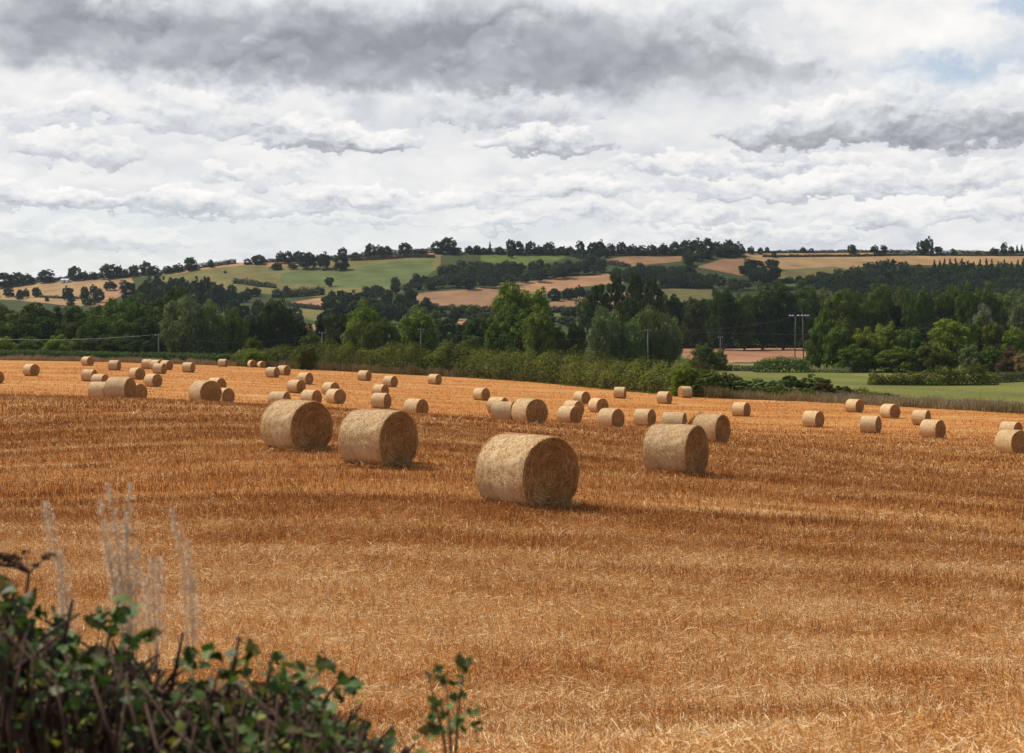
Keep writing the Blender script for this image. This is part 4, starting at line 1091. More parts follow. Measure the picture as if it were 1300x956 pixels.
# --- valley trees
tpix('willow', 232, 379, 62, 372, 'willow', 'big pale green willow in the left part of the valley, left half')
tpix('willow', 268, 381, 58, 376, 'willow', 'big pale green willow in the left part of the valley, right half')
tpix('round', 296, 391, 38, 380, 'mid', 'darker tree joined to the right of the big pale willow')
tpix('round', 220, 365, 52, 430, 'dark', 'rounded dark tree rising behind the big pale willow')
tpix('round', 316, 402, 34, 405, 'deep', 'dim tree filling the gap right of the big pale willow')
tpix('scrub', 322, 425, 30, 300, 'mid', 'green bush in front of the gap right of the big pale willow')
tpix('round', 378, 400, 40, 440, 'deep', 'shady tree right of the upright dark tree')
tpix('round', 566, 404, 34, 430, 'blue', 'shady tree right behind the rounded bright tree')
tpix('round', 590, 410, 32, 440, 'deep', 'shady tree seen in the gap left of the tallest valley tree', far=False)
tpix('round', 350, 379, 54, 420, 'dark', 'upright dark tree between the pale willow and the bright trees')
tpix('tall', 334, 395, 26, 415, 'dark', 'dark tree on the left side of the upright dark tree')
tpix('tall', 406, 400, 13, 380, 'deep', 'narrow ivy-covered tree left of the bright green trees')
tpix('tall', 430, 396, 46, 400, 'dark', 'dark tree just left of the bright green trees')
tpix('scrub', 395, 418, 34, 350, 'mid', 'low bushy tree left of the ivy-covered one')
tpix('round', 462, 381, 52, 345, 'bright', 'bright green tree with a raised top, left of the rounded tree')
tpix('scrub', 452, 402, 34, 335, 'bright', 'lower bright shoulder of the raised-top tree')
tpix('round', 489, 402, 42, 340, 'mid', 'mid green tree between the raised-top and the rounded tree')
tpix('round', 470, 408, 34, 330, 'mid', 'low green tree in front of the raised-top tree')
tpix('round', 530, 389, 56, 345, 'bright', 'rounded bright green tree left of the tallest valley tree')
tpix('tall', 522, 388, 24, 352, 'silver', 'silvery tree top rising behind the rounded bright tree')
tpix('scrub', 571, 428, 30, 300, 'mid', 'low green bush right of the rounded bright tree')
tpix('scrub', 600, 424, 30, 300, 'mid', 'low green bush left of the tallest valley tree')
tpix('round', 608, 398, 50, 400, 'dark', 'dim tree left of the tallest valley tree')
tpix('round', 652, 359, 68, 345, 'bright', 'tallest bright green valley tree, left crown')
tpix('round', 680, 363, 52, 350, 'bright', 'tallest bright green valley tree, right crown')
tpix('round', 664, 386, 66, 340, 'mid', 'broad lower crown under the tallest bright valley tree')
tpix('round', 684, 388, 48, 332, 'bright', 'small bright tree at the right foot of the tallest one')
tpix('round', 632, 400, 44, 342, 'mid', 'green tree at the left foot of the tallest one')
tpix('round', 706, 412, 34, 345, 'mid', 'dim rounded tree right of the tallest bright tree')
tpix('round', 731, 409, 32, 348, 'dark', 'dark rounded tree left of the pale round willow')
tpix('willow', 771, 393, 52, 350, 'willow', 'pale rounded willow left of the wooden pole')
tpix('willow', 826, 388, 46, 352, 'willow', 'pale willow with a peaked top behind the wooden pole')
tpix('willow', 850, 402, 38, 350, 'willow', 'right part of the pale willow behind the wooden pole')
tpix('willow', 806, 404, 38, 348, 'willow', 'lower pale willow left of the wooden pole')
tpix('round', 795, 398, 34, 365, 'dark', 'dark tree between the two pale willows')
tpix('scrub', 893, 434, 38, 335, 'mid', 'bush at the left end of the ploughed strip')
tpix('scrub', 914, 442, 20, 345, 'bright', 'small bright bush at the foot of the pole by the ploughed strip')
tpix('pine', 782, 346, 30, 540, 'dark', 'tall irregular pine with a leaning top above the willows', far=False)
tpix('pine', 759, 360, 34, 530, 'dark', 'broad pine left of the leaning-topped pine', far=False)
tpix('pine', 806, 347, 26, 535, 'dark', 'slender pine in the middle of the row above the willows', far=False)
tpix('pine', 828, 352, 30, 530, 'dark', 'pine at the right of the row above the willows', far=False)
wood([(744, 420), (860, 418), (860, 428), (744, 430)], 9, 42, 28, ['tall', 'round'], ['dark', 'deep', 'mid'], 'dark tree behind the pale willows under the pines', 'dark trees behind the pale willows', 12, near=440)
tpix('round', 797, 378, 40, 500, 'dark', 'dusky tree between the pines above the willows', far=False)
# dark wood from the pale willows to the H-frame pole
wood([(845, 438), (1040, 438), (1040, 442), (845, 441.5)], 17, 62, 36, ['round', 'tall'], ['deep', 'dark', 'deep'], 'tree of the dark wood behind the ploughed strip', 'dark wood behind the ploughed strip', 13, near=420)
for i, (px, top, w) in enumerate([(918, 363, 36), (945, 372, 34), (968, 361, 40), (994, 360, 38), (884, 376, 34), (1022, 362, 38), (1046, 366, 34)]):
    tpix('round', px, top, w * 1.25, 560 + i * 5, ['dark', 'mid', 'dark', 'dark', 'dark', 'mid', 'mid'][i], 'tall dark crown topping the wood behind the ploughed strip', 'crowns topping the wood behind the ploughed strip', far=False)
# belt of pale topped trees on the right
for i, (px, top, w, c) in enumerate([(1072, 363, 44, 'mid'), (1100, 376, 34, 'mid'), (1118, 360, 36, 'mid'), (1143, 366, 30, 'mid'), (1166, 361, 34, 'mid'), (1190, 367, 28, 'mid'), (1209, 362, 30, 'mid'), (1228, 360, 30, 'mid'),
                                     (1250, 361, 32, 'mid'), (1277, 366, 38, 'willow'), (1301, 368, 34, 'willow'), (1091, 392, 36, 'silver'), (1130, 385, 36, 'dark'), (1180, 388, 36, 'dark'), (1240, 385, 36, 'dark')]):
    tpix('round' if i % 4 else 'tall', px, top, w * 1.3, 470 + (i * 7) % 23, c, 'tree of the tall belt behind the right hand thicket', 'tall belt behind the right hand thicket', far=False)
for i, (px, top, w, kind, c, d, lab) in enumerate([
    (1049, 388, 30, 'tall', 'mid', 352, 'brownish-topped tall tree just right of the H-frame pole'),
    (1040, 408, 34, 'round', 'mid', 345, 'leafy tree reaching over the H-frame pole foot'),
    (1068, 402, 34, 'round', 'mid', 348, 'tree top rising behind the front of the right hand thicket'),
    (1066, 414, 40, 'round', 'mid', 338, 'rounded tree at the left front of the right hand thicket'),
    (1098, 416, 44, 'round', 'bright', 338, 'bright tree at the thicket front, second from the left'),
    (1126, 407, 46, 'scrub', 'bright', 342, 'broad bright tree in the middle of the right hand thicket'),
    (1156, 414, 42, 'round', 'mid', 338, 'tree right of the broad bright one in the thicket'),
    (1084, 436, 46, 'scrub', 'mid', 332, 'low dark leafy tree along the thicket foot, left'),
    (1140, 438, 50, 'scrub', 'mid', 331, 'low dark leafy tree along the thicket foot, centre'),
    (1206, 405, 54, 'round', 'bright', 334, 'domed green tree standing out in the right hand thicket'),
    (1180, 432, 38, 'scrub', 'mid', 330, 'low tree at the left foot of the domed green tree'),
    (1240, 402, 34, 'tall', 'mid', 340, 'slim green tree right of the domed green tree'),
    (1248, 391, 30, 'willow', 'silver', 350, 'silvery loose tree above the right hand thicket'),
    (1262, 410, 34, 'round', 'mid', 336, 'green tree under the silvery loose tree'),
    (1288, 412, 40, 'round', 'bright', 334, 'bright green tree by the right picture edge'),
    (1232, 436, 30, 'scrub', 'willow', 322, 'pale drooping tree at the right end of the thicket foot'),
    (1258, 438, 30, 'scrub', 'mid', 320, 'dark leafy bush beside the pale drooping tree'),
    (1284, 438, 28, 'scrub', 'copper', 318, 'dark red bush near the right picture edge'),
    (1298, 447, 26, 'scrub', 'tan', 306, 'yellowing bush at the right picture edge'),
    (1276, 452, 24, 'scrub', 'copper', 304, 'low purplish bramble mound near the right picture edge'),
]):
    tpix(kind, px, top, w * 1.1, d, c, lab)
# dense left wood behind the trimmed hedge
for i, (px, top, w, kind, c) in enumerate([(-40, 396, 60, 'round', 'dark'), (-10, 384, 50, 'round', 'mid'), (18, 390, 44, 'round', 'mid'), (45, 384, 44, 'round', 'dark'), (72, 390, 44, 'round', 'deep'), (98, 388, 44, 'round', 'dark'),
                                           (124, 386, 44, 'round', 'mid'), (150, 378, 46, 'round', 'mid'), (176, 374, 48, 'round', 'mid'), (200, 380, 40, 'round', 'dark')]):
    tpix(kind, px, top, w * 1.2, 395 + (i * 13) % 30, c, 'tall tree of the dense left wood behind the trimmed hedge', 'dense left wood behind the trimmed hedge', far=False)
for i, (px, top, w, kind, c) in enumerate([(-30, 412, 50, 'round', 'mid'), (5, 408, 46, 'round', 'mid'), (32, 404, 40, 'round', 'dark'), (62, 402, 46, 'round', 'dark'), (92, 406, 46, 'round', 'dark'), (120, 400, 46, 'round', 'mid'), (152, 398, 50, 'round', 'mid'),
                                           (182, 402, 44, 'round', 'dark'), (0, 424, 44, 'scrub', 'bright'), (38, 426, 44, 'scrub', 'mid'), (76, 424, 40, 'scrub', 'bright'), (108, 426, 40, 'scrub', 'dark'), (140, 424, 44, 'scrub', 'dark'), (172, 424, 44, 'scrub', 'deep'), (196, 426, 30, 'scrub', 'deep')]):
    tpix(kind, px, top, w * 1.15, 350 - (i // 8) * 28 + (i * 11) % 17, c, 'lower tree at the front of the dense left wood', 'front trees of the dense left wood', far=False)

# ------------------------------------------------------------------ hedges
def hedge_mesh(line, h, t, size, dens, seed, wild=.3, core=True):
    """leafy hedge along world points; h height, t thickness (numbers or per-point lists)"""
    g = np.random.default_rng(seed); P = np.array(line, float); seg = np.linalg.norm(np.diff(P, axis=0), axis=1); s = np.concatenate([[0], np.cumsum(seg)]); Ltot = s[-1]
    h = np.broadcast_to(np.asarray(h, float), (len(P),)); t = np.broadcast_to(np.asarray(t, float), (len(P),))
    n = int(Ltot * (np.mean(h) * 2.0 + np.mean(t)) * dens * 1.25 / size ** 2)
    q = g.uniform(0, Ltot, n); x = np.interp(q, s, P[:, 0]); y = np.interp(q, s, P[:, 1]); hh = np.interp(q, s, h); tt = np.interp(q, s, t)
    k = np.clip(np.searchsorted(s, q) - 1, 0, len(P) - 2); T = (P[k + 1] - P[k]) / seg[k][:, None]; Nn = np.stack([T[:, 1], -T[:, 0]], 1)
    hh = hh * (1 + wild * 2 * (fbm(q / 3.0, q * 0 + seed, seed, 4) - .5)); tt = tt * (1 + wild * (fbm(q / 5.0, q * 0 + 3, seed + 5, 3) - .5))
    a = g.uniform(-.15, math.pi + .15, n); ca, sa = np.cos(a), np.sin(a)
    ex = .55 if wild < .35 else .8
    ox = np.sign(ca) * np.abs(ca) ** ex; oz = np.sign(sa) * np.abs(sa) ** ex
    lump = 1 + wild * .8 * (fbm(q / 1.4, a * 1.2 + 7, seed + 9, 3) - .5)
    rr = np.where(g.random(n) < .35, g.uniform(.25, .85, n), g.uniform(.75, 1.04, n)) * lump
    off = ox * rr * tt / 2; z = np.clip(oz * rr, 0.02, 9) * hh
    X = x + Nn[:, 0] * off; Y = y + Nn[:, 1] * off; Z = gz(X, Y) + z
    V, Fq = leaf_quads(np.stack([X, Y, Z], 1), np.stack([Nn[:, 0] * ox, Nn[:, 1] * ox, oz + .2], 1), size, g)
    return V, Fq


m, B = mat('bramble_hedge'); p = geo_pos(B); r_ = island(B)
pat = B.noise(p, .22, 4, .6); pt2 = B.noise(stretch(B, p, (1, 1, 1.5)), .8, 3, .6)
c = B.ramp(pat, [(.3, (0.035, 0.055, 0.012)), (.45, (0.085, 0.10, 0.014)), (.56, (0.135, 0.145, 0.018)), (.68, (0.10, 0.085, 0.028))])
c = B.mix(B.maprange(pt2, .5, .72, 0, .7), c, (0.115, 0.062, 0.036, 1))
hs = B.n('ShaderNodeHueSaturation'); B.put(hs.inputs['Color'], c); B.put(hs.inputs['Value'], B.m('ADD', .65, B.m('MULTIPLY', r_, .6)))
finish(B, hs.outputs[0], .85, spec=.04, translucent=.25); M['bramble_hedge'] = m


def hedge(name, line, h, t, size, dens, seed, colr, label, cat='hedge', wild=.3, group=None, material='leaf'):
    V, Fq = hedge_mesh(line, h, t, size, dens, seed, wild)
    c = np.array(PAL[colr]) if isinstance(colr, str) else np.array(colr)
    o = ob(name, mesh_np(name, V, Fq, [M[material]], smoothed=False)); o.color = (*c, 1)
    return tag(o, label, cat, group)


def pl(pts, d=None):
    """photo column and depth to world points, resampled"""
    out = []
    for px, dd in pts: out.append(((px - 650) / F * dd, dd))
    return out


def edge_line(p0, p1, off, n=24): return pl([(p, float(edge_d((p - 650) / F)) + off) for p in np.linspace(p0, p1, n)])


hedge('hedge', edge_line(-140, 292, 1.6), 2.0, 2.4, .16, .9, 3, (0.055, 0.088, 0.02), 'long low trimmed dark hedge along the left far edge of the field', wild=.10)
mid_w = hedge('hedge', edge_line(285, 905, 3.8, 40), list(np.interp(np.linspace(285, 905, 40), [285, 330, 420, 560, 700, 800, 870, 905], [2.4, 3.3, 4.6, 4.6, 4.9, 4.6, 4.4, 3.0])), 6.5, .14, .9, 5,
              (0.125, 0.145, 0.045), 'tall overgrown bramble hedge along the middle of the far field edge', wild=.38, material='bramble_hedge')
for i, (px, d, h, w, c, lab) in enumerate([(390, 236, 4.6, 4.2, 'mid', 'dark green bush poking out of the tall hedge toward the field'), (870, 176, 4.2, 4.4, 'bright', 'bright leafy bush rising from the right end of the tall hedge'),
                                           (545, 237, 4.4, 4, 'bright', 'light green bush on top of the tall hedge under the rounded tree'),
                                           (905, 174, 3.0, 6.0, 'dark', 'dark scrub bush where the tall hedge breaks down'), (925, 176, 3.2, 4.5, 'willow', 'greyish bush beside the dark scrub at the hedge end'),
                                           (985, 172, 1.9, 4.0, 'mid', 'low green scrub in front of the meadow, left of three'), (1003, 180, 2.8, 4.6, 'dark', 'dark thorn bush at the field edge before the meadow'), (1018, 171, 1.6, 3.6, 'mid', 'low rounded bush beside the dry grass before the meadow'),
                                           (1034, 184, 2.9, 4.4, 'mid', 'bushy thorn with reddish top before the meadow'), (1048, 180, 2.4, 3.4, 'copper', 'reddish brown bush before the meadow'), (1068, 182, 1.6, 4.0, 'dark', 'low dark bush at the right end of the field edge scrub'),
                                           (960, 178, 2.4, 4.6, 'yellow', 'yellow green weedy clump left of the meadow scrub'), (940, 176, 2.2, 6.0, 'mid', 'spreading green scrub between the hedge end and the meadow bushes'), (972, 176, 2.4, 5.5, 'willow', 'grey green scrub left of the low meadow bushes'),
                                           (1092, 184, 1.3, 4.5, 'yellow', 'low yellowish weeds right of the field edge scrub'), (1120, 176, 1.0, 4.0, 'mid', 'small green tuft bush in the dry grass verge'), (322, 246, 3.4, 4, 'bright', 'bright green bush where the trimmed hedge ends')]):
    tree('scrub', (px - 650) / F * d, d, h, w, c, lab, 'bushes along the far field edge', cat='bush', far=True if h < 3.4 else False)
hedge('hedge', pl([(1104, 236), (1140, 236), (1180, 237), (1220, 240), (1262, 246)]), [1.9, 2.5, 2.5, 2.8, 2.4], 3.6, .17, .9, 8, (0.065, 0.085, 0.03), 'thick dark hedge standing alone in the green meadow on the right', wild=.6, material='bramble_hedge')
hedge('hedge', pl([(1262, 256), (1285, 262), (1345, 280)]), [1.8, 1.6, 1.6], 2.6, .15, .8, 9, (0.10, 0.11, 0.04), 'short lighter hedge continuing the meadow hedge to the right', wild=.3)
hedge('hedge', pl([(958, 330), (985, 330), (1026, 330)]), [2.6, 3.8, 3.2], 4.2, .19, .95, 10, (0.075, 0.125, 0.022), 'dense bright green hedge in front of the ploughed strip', wild=.22)
hedge('hedge', pl([(905, 345), (930, 345), (960, 340)]), 1.5, 1.8, .16, .7, 12, (0.05, 0.06, 0.03), 'low dim hedge at the left of the ploughed strip', wild=.35)
hedge('hedge', pl([(1026, 332), (1050, 330), (1080, 326)]), 1.2, 2.0, .16, .7, 13, (0.14, 0.14, 0.06), 'dry weedy bank at the foot of the right hand thicket', wild=.35)


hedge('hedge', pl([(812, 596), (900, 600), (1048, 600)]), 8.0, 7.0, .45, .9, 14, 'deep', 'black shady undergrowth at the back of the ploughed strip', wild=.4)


def hill_hedge(pts, h, seed, label, colr=(0.038, 0.055, 0.024), group='thin hedges dividing the hill fields', t=2.6):
    W = []
    for px, row in pts: W.append(at_row(px, row, 560))
    hedge('hedge', W, h, t, .45, 1.1, seed, colr, label, wild=.45, group=group)


hill_hedge([(0, 362), (40, 358), (70, 356), (130, 353), (205, 347.5), (250, 341), (300, 334.5)], 3.6, 20, 'skyline hedge climbing the left hill')
hill_hedge([(330, 333.5), (400, 331.5), (445, 327.5), (500, 323), (558, 320)], 3.6, 21, 'skyline hedge above the bracken slope')
hill_hedge([(445, 331), (480, 330), (520, 327), (552, 327)], 3.2, 22, 'second hedge just under the skyline above the bracken')
hill_hedge([(590, 321), (650, 322), (720, 322), (780, 322.5), (870, 321.5)], 4.2, 23, 'dark skyline hedge above the green hill field')
hill_hedge([(930, 322), (990, 321), (1060, 320.8), (1130, 320.5), (1200, 321.2), (1302, 322)], 2.2, 24, 'dark hedge running along the bare right skyline')
hill_hedge([(968, 326.5), (1030, 326), (1090, 325.5), (1150, 324), (1300, 325)], 1.8, 25, 'thin hedge just under the right skyline')
hill_hedge([(45, 378), (70, 379), (100, 380)], 2.0, 26, 'thin hedge crossing the left tan hill field')
hill_hedge([(296, 360), (310, 361), (330, 364), (350, 366)], 4.0, 27, 'broken hedge in the lower olive pasture')
hill_hedge([(345, 378), (375, 377), (412, 374)], 6.0, 28, 'thick hedge above the small pink hill strip', t=5)
hill_hedge([(364, 388), (385, 391), (412, 393)], 3.0, 29, 'hedge below the small pink hill strip')
hill_hedge([(505, 389), (550, 393), (600, 396), (640, 395)], 3.6, 30, 'hedge along the bottom of the big brown hill field')
hill_hedge([(560, 402), (600, 403), (640, 402)], 2.6, 31, 'lower thin hedge left of the tallest valley tree')
hill_hedge([(694, 397), (720, 396), (748, 395)], 4.0, 32, 'hedge below the lower brown hill field')
hill_hedge([(800, 368), (850, 366.5), (905, 366)], 3.0, 33, 'hedge on top of the olive field behind the pines')
hill_hedge([(830, 388), (870, 389), (905, 388)], 4.0, 34, 'hedge at the foot of the olive field behind the pines')
hill_hedge([(975, 359), (1010, 359), (1045, 356)], 3.0, 35, 'hedge under the right brown hill field')
hill_hedge([(985, 369), (1045, 367)], 3.0, 36, 'hedge below the narrow green strip on the right')
hill_hedge([(722, 324), (740, 330), (756, 334), (800, 340)], 4.0, 37, 'hedge descending right of the green hill field')

# ------------------------------------------------------------------ dry grass along the field edge
def tuft_field(n, p0, p1, off0, off1, hmin, hmax, w, seed, mean=.66, sd=.14):
    g = np.random.default_rng(seed); px = g.uniform(p0, p1, n); u = (px - 650) / F; d = edge_d(u) + g.uniform(off0, off1, n)
    x = u * d; y = d; z = gz(x, y) - .03
    cl = fbm(x / 1.5, y / 1.5, seed, 3); h = g.uniform(hmin, hmax, n) * (.5 + cl)
    yaw = g.uniform(0, 6.28, n); lean = g.normal(0, .25, n); D = np.stack([np.cos(yaw) * np.sin(lean), np.sin(yaw) * np.sin(lean), np.cos(lean)], 1)
    S = np.stack([np.cos(yaw + 1.5), np.sin(yaw + 1.5), 0 * yaw], 1) * (w * g.uniform(.5, 1.2, n))[:, None]
    b = np.stack([x, y, z], 1); t = b + D * h[:, None]
    V = np.stack([b - S, b + S, t + S * .4, t - S * .4], 1).reshape(-1, 3)
    return V, np.arange(4 * n).reshape(n, 4), np.repeat(np.clip(g.normal(mean, sd, n) + .4 * (fbm(x / 4, y / 4, 9, 3) - .5), 0, 1), 4)


m, B = mat('dry_grass'); tone = attr(B, 'tone', True)
finish(B, B.ramp(tone, [(0, (0.07, 0.09, 0.025)), (.3, (0.16, 0.14, 0.05)), (.6, (0.36, 0.24, 0.11)), (1, (0.55, 0.42, 0.24))]), .8, spec=.1, translucent=.2); M['dry_grass'] = m
V, Fq, T = merge([tuft_field(16000, -120, 300, -1.2, .6, .3, 1.1, .03, 1), tuft_field(30000, 300, 930, -1.0, 1.6, .3, 1.5, .03, 2, .42),
                  tuft_field(34000, 930, 1450, -.8, 6.5, .3, 1.15, .03, 3, .52), tuft_field(9000, 1000, 1450, 3, 12, .2, .7, .03, 4, .35)])
tag(ob('dry_grass', mesh_np('dry_grass', V, Fq, [M['dry_grass']], smoothed=False, tone=T)), 'tall dry grass fringing the far edge of the stubble', 'grass', kind='stuff')
# ------------------------------------------------------------------ fence, poles, wires, farm building
m, B = mat('weathered_wood'); p = geo_pos(B)
finish(B, B.mix(B.noise(stretch(B, p, (6, 6, 1)), 3, 4), (0.10, 0.088, 0.074, 1), (0.19, 0.17, 0.145, 1)), .9); M['wood'] = m
m, B = mat('wire'); p = geo_pos(B)
finish(B, B.mix(B.noise(p, 3, 2), (0.08, 0.08, 0.085, 1), (0.14, 0.14, 0.145, 1)), .5); M['wire'] = m
m, B = mat('porcelain'); p = geo_pos(B)
finish(B, B.mix(B.noise(p, 9, 2), (0.72, 0.72, 0.70, 1), (0.82, 0.82, 0.80, 1)), .3, spec=.5); M['porcelain'] = m

fence = empty('wire_fence', ((1180 - 650) / F * 158, 158, float(gz((1180 - 650) / F * 158, 158))))
tag(fence, 'low post and wire fence in the dry grass along the right field edge', 'fence')
fp = []
for i in range(17):
    px = 1048 + i * 19.5; u = (px - 650) / F; d = float(edge_d(u)) + 1.2; x = u * d; z = float(gz(x, d)); fp.append((x, d, z))
    mb = MB(); hh = random.uniform(1.05, 1.3); lean = random.uniform(-.06, .06)
    mb.tube([(0, 0, -.2), (lean * .5, 0, hh * .5), (lean, 0, hh)], [.065, .06, .055], 7)
    o = ob('post', mb.build('post', [M['wood']], True), fence); o.location = Vector((x, d, z)) - fence.location
for hz_ in (.45, .75, 1.0):
    mb = MB(); mb.tube([(x, y - .06, z + hz_) for x, y, z in fp], .008, 4)
    o = ob('wire', mb.build('wire', [M['wire']]), fence); o.location = -Vector(fence.location)


def pole(px, d, top, label, cross=True, rad=.15, dz=0):
    x = (px - 650) / F * d; z = float(gz(x, d)); H = (HOR - top) / F * d - z
    t = empty('utility_pole', (x, d, z)); tag(t, label, 'utility pole')
    mb = MB(); mb.tube([(0, 0, -.5), (0, 0, H * .5), (0, 0, H)], [rad * 1.15, rad, rad * .8], 8); ob('shaft', mb.build('shaft', [M['wood']], True), t)
    if cross:
        mb = MB(); mb.box((0, 0, H - .35), (.75, .06, .06), rz=.3); ob('crossarm', mb.build('crossarm', [M['wood']]), t)
        for k in (-.65, 0, .65):
            mb = MB(); mb.tube([(k * math.cos(.3), k * math.sin(.3), H - .3), (k * math.cos(.3), k * math.sin(.3), H - .05)], [.07, .05], 6); ob('insulator', mb.build('insulator', [M['porcelain']]), t)
    return Vector((x, d, z + H - .1))


P1 = pole(201.5, 300, 424, 'thin grey pole standing before the big pale willow')
P2 = pole(409, 318, 421, 'short grey pole between the ivy-covered tree and the tall hedge')
P3 = pole(534.5, 330, 417, 'grey wooden pole in front of the rounded bright green tree')
P4 = pole(822.5, 335, 418, 'pale wooden pole in front of the peaked willow')
P5 = pole(914.5, 400, 427, 'short dark pole at the left of the ploughed strip')
# twin-post pole with one long crossarm
d = 470.0; x = (1014.5 - 650) / F * d; z = float(gz(x, d)); H = (HOR - 401) / F * d - z
hp = empty('utility_pole', (x, d, z)); tag(hp, 'twin-post power pole with long crossarm and white insulators', 'utility pole')
for k in (-1.25, 1.25):
    mb = MB(); mb.tube([(k * 1.15, 0, -.5), (k, 0, H * .6), (k * .95, 0, H)], [.2, .18, .15], 8); ob('shaft', mb.build('shaft', [M['wood']], True), hp)
mb = MB(); mb.box((0, -.2, H - .12), (3.3, .09, .12)); ob('crossarm', mb.build('crossarm', [M['wood']]), hp)
for k in (-3.0, -2.1, -.3, .9, 2.0, 3.0):
    mb = MB(); mb.tube([(k - .38, -.2, H + .12), (k, -.2, H + .16), (k + .38, -.2, H + .12)], [.13, .18, .13], 8); ob('insulator', mb.build('insulator', [M['porcelain']], True), hp)
HT = Vector((x, d, z + H + .1))


def wires(name, A, Bp, offs, sag, label):
    mb = MB()
    for o in offs:
        pts = []
        for k in range(25):
            t = k / 24; q = A.lerp(Bp, t) + Vector((0, o * .3, 0)); q.z += -4 * sag * t * (1 - t) + o * .02; q.x += o * .1; pts.append(q[:])
        mb.tube(pts, .014, 4)
    tag(ob(name, mb.build(name, [M['wire']])), label, 'power line')


far_l = Vector((-150, 330, P1.z + 2))
wires('power_line', far_l, P1, (-.6, .6), 2.0, 'sagging wires running left from the pole by the pale willow')
wires('power_line', P1, P2, (-.6, .6), 2.0, 'sagging wires from the willow pole to the ivy-covered tree')
wires('power_line', P2, P3, (-.6, .6), 1.5, 'sagging wires ending at the pole before the rounded tree')
wires('power_line', P3, P4, (-.6, .6), 2.6, 'long sagging wires between the rounded tree pole and the willow pole')
wires('power_line', P4, Vector((170, 350, P4.z + 3)), (-.6, .6), 2.5, 'sagging wires from the willow pole toward the right thicket')
wires('power_line', Vector(((868 - 650) / F * 440, 440, (HOR - 419) / F * 440)), HT, (-3, 0, 3), 1.2, 'high wires arriving at the twin-post pole from the left')
wires('power_line', HT, Vector(((1330 - 650) / F * 455, 455, (HOR - 405) / F * 455)), (-3, 0, 3), 3.6, 'high wires leaving the twin-post pole to the right')

m, B = mat('white_wall'); p = geo_pos(B)
finish(B, B.mix(B.noise(p, .8, 3), (0.62, 0.62, 0.60, 1), (0.78, 0.78, 0.76, 1)), .8); M['white'] = m
m, B = mat('grey_roof'); p = geo_pos(B)
finish(B, B.mix(B.noise(p, .8, 3), (0.36, 0.36, 0.37, 1), (0.48, 0.48, 0.48, 1)), .7); M['roof'] = m
m, B = mat('dark_opening'); p = geo_pos(B)
finish(B, B.mix(B.noise(p, .8, 3), (0.03, 0.03, 0.03, 1), (0.05, 0.05, 0.05, 1)), .4); M['dark'] = m


def farm(px, d, w, h, dep, roofh, label, wall, doors):
    x = (px - 650) / F * d; t = empty('farm_building', (x, d, float(gz(x, d)) - .3)); tag(t, label, 'farm building')
    mb = MB(); mb.box((0, 0, h / 2), (w / 2, dep / 2, h / 2)); ob('wall', mb.build('wall', [wall]), t)
    mb = MB(); a, b, c = w / 2 + .4, dep / 2 + .4, h + .003
    mb.add([(-a, -b, c), (a, -b, c), (a, 0, c + roofh), (-a, 0, c + roofh), (-a, b, c), (a, b, c)], [[0, 1, 2, 3], [3, 2, 5, 4]])
    mb.order.append((np.array([[0, 3, 4]]), 0)); mb.order.append((np.array([[1, 5, 2]]), 0)); ob('roof', mb.build('roof', [M['roof']]), t)
    for dx, dw, dh in doors:
        mb = MB(); mb.box((dx, -dep / 2 - .02, dh / 2 + .2), (dw / 2, .03, dh / 2)); ob('door', mb.build('door', [M['dark']]), t)


farm(1197, 1192, 13, 2.6, 6, 1.3, 'long low white farm building on the right skyline', M['white'], [(-3, 1.2, 2), (3, 1.2, 2)])
farm(1115, 1194, 9, 2.2, 6, 1.2, 'small pale barn between two trees on the right skyline', M['white'], [(0, 2, 2)])
farm(83, 1180, 6, 2.4, 5, 1.3, 'tiny white cottage beside the upright tree on the left skyline', M['white'], [(0, 1, 2)])

# ------------------------------------------------------------------ hedge the photographer looks over
m, B = mat('bramble_leaf'); r = island(B); p = geo_pos(B)
c = B.ramp(r, [(0, (0.03, 0.058, 0.010)), (.4, (0.065, 0.115, 0.016)), (.72, (0.11, 0.165, 0.024)), (.84, (0.10, 0.05, 0.02)), (.93, (0.15, 0.17, 0.03)), (.97, (0.34, 0.32, 0.04)), (1.0, (0.20, 0.09, 0.03))])
finish(B, B.mix(B.maprange(B.noise(p, 60, 3), .4, .7, 0, .4), c, (0.03, 0.05, 0.012, 1)), .55, spec=.25, translucent=.25); M['bramble'] = m
m, B = mat('twig'); p = geo_pos(B)
finish(B, B.mix(B.noise(p, 40, 3), (0.035, 0.016, 0.01, 1), (0.11, 0.055, 0.034, 1)), .8); M['twig'] = m

_hx = np.array([0, 30, 60, 95, 130, 158, 185, 205, 240, 270, 300, 330, 370, 400, 425, 470, 520, 560, 640.])
_hy = np.array([762, 775, 805, 815, 822, 816, 840, 862, 868, 862, 866, 860, 864, 872, 896, 930, 955, 975, 1010.])


def leaf_outline(n=5):
    """lobed leaf in the xy plane, length 1"""
    pts = [(0, 0), (.16, .14), (.12, .30), (.36, .32), (.30, .46), (.44, .62), (.24, .64), (.22, .82), (0, 1.0)]
    pts = pts + [(-a, b) for a, b in pts[-2:0:-1]]
    return np.array([(a, b, .12 * abs(a) + .06 * math.sin(b * 3)) for a, b in pts])


def rot_to(dirv, nrm):
    y = dirv / np.linalg.norm(dirv); z = nrm - y * np.dot(nrm, y); z /= np.linalg.norm(z) + 1e-9; x = np.cross(y, z); return np.stack([x, y, z], 1)


LO_ = leaf_outline(); nlv = len(LO_)
g = np.random.default_rng(12)
lv, lf = [], []; tw = MB(); cnt = 0


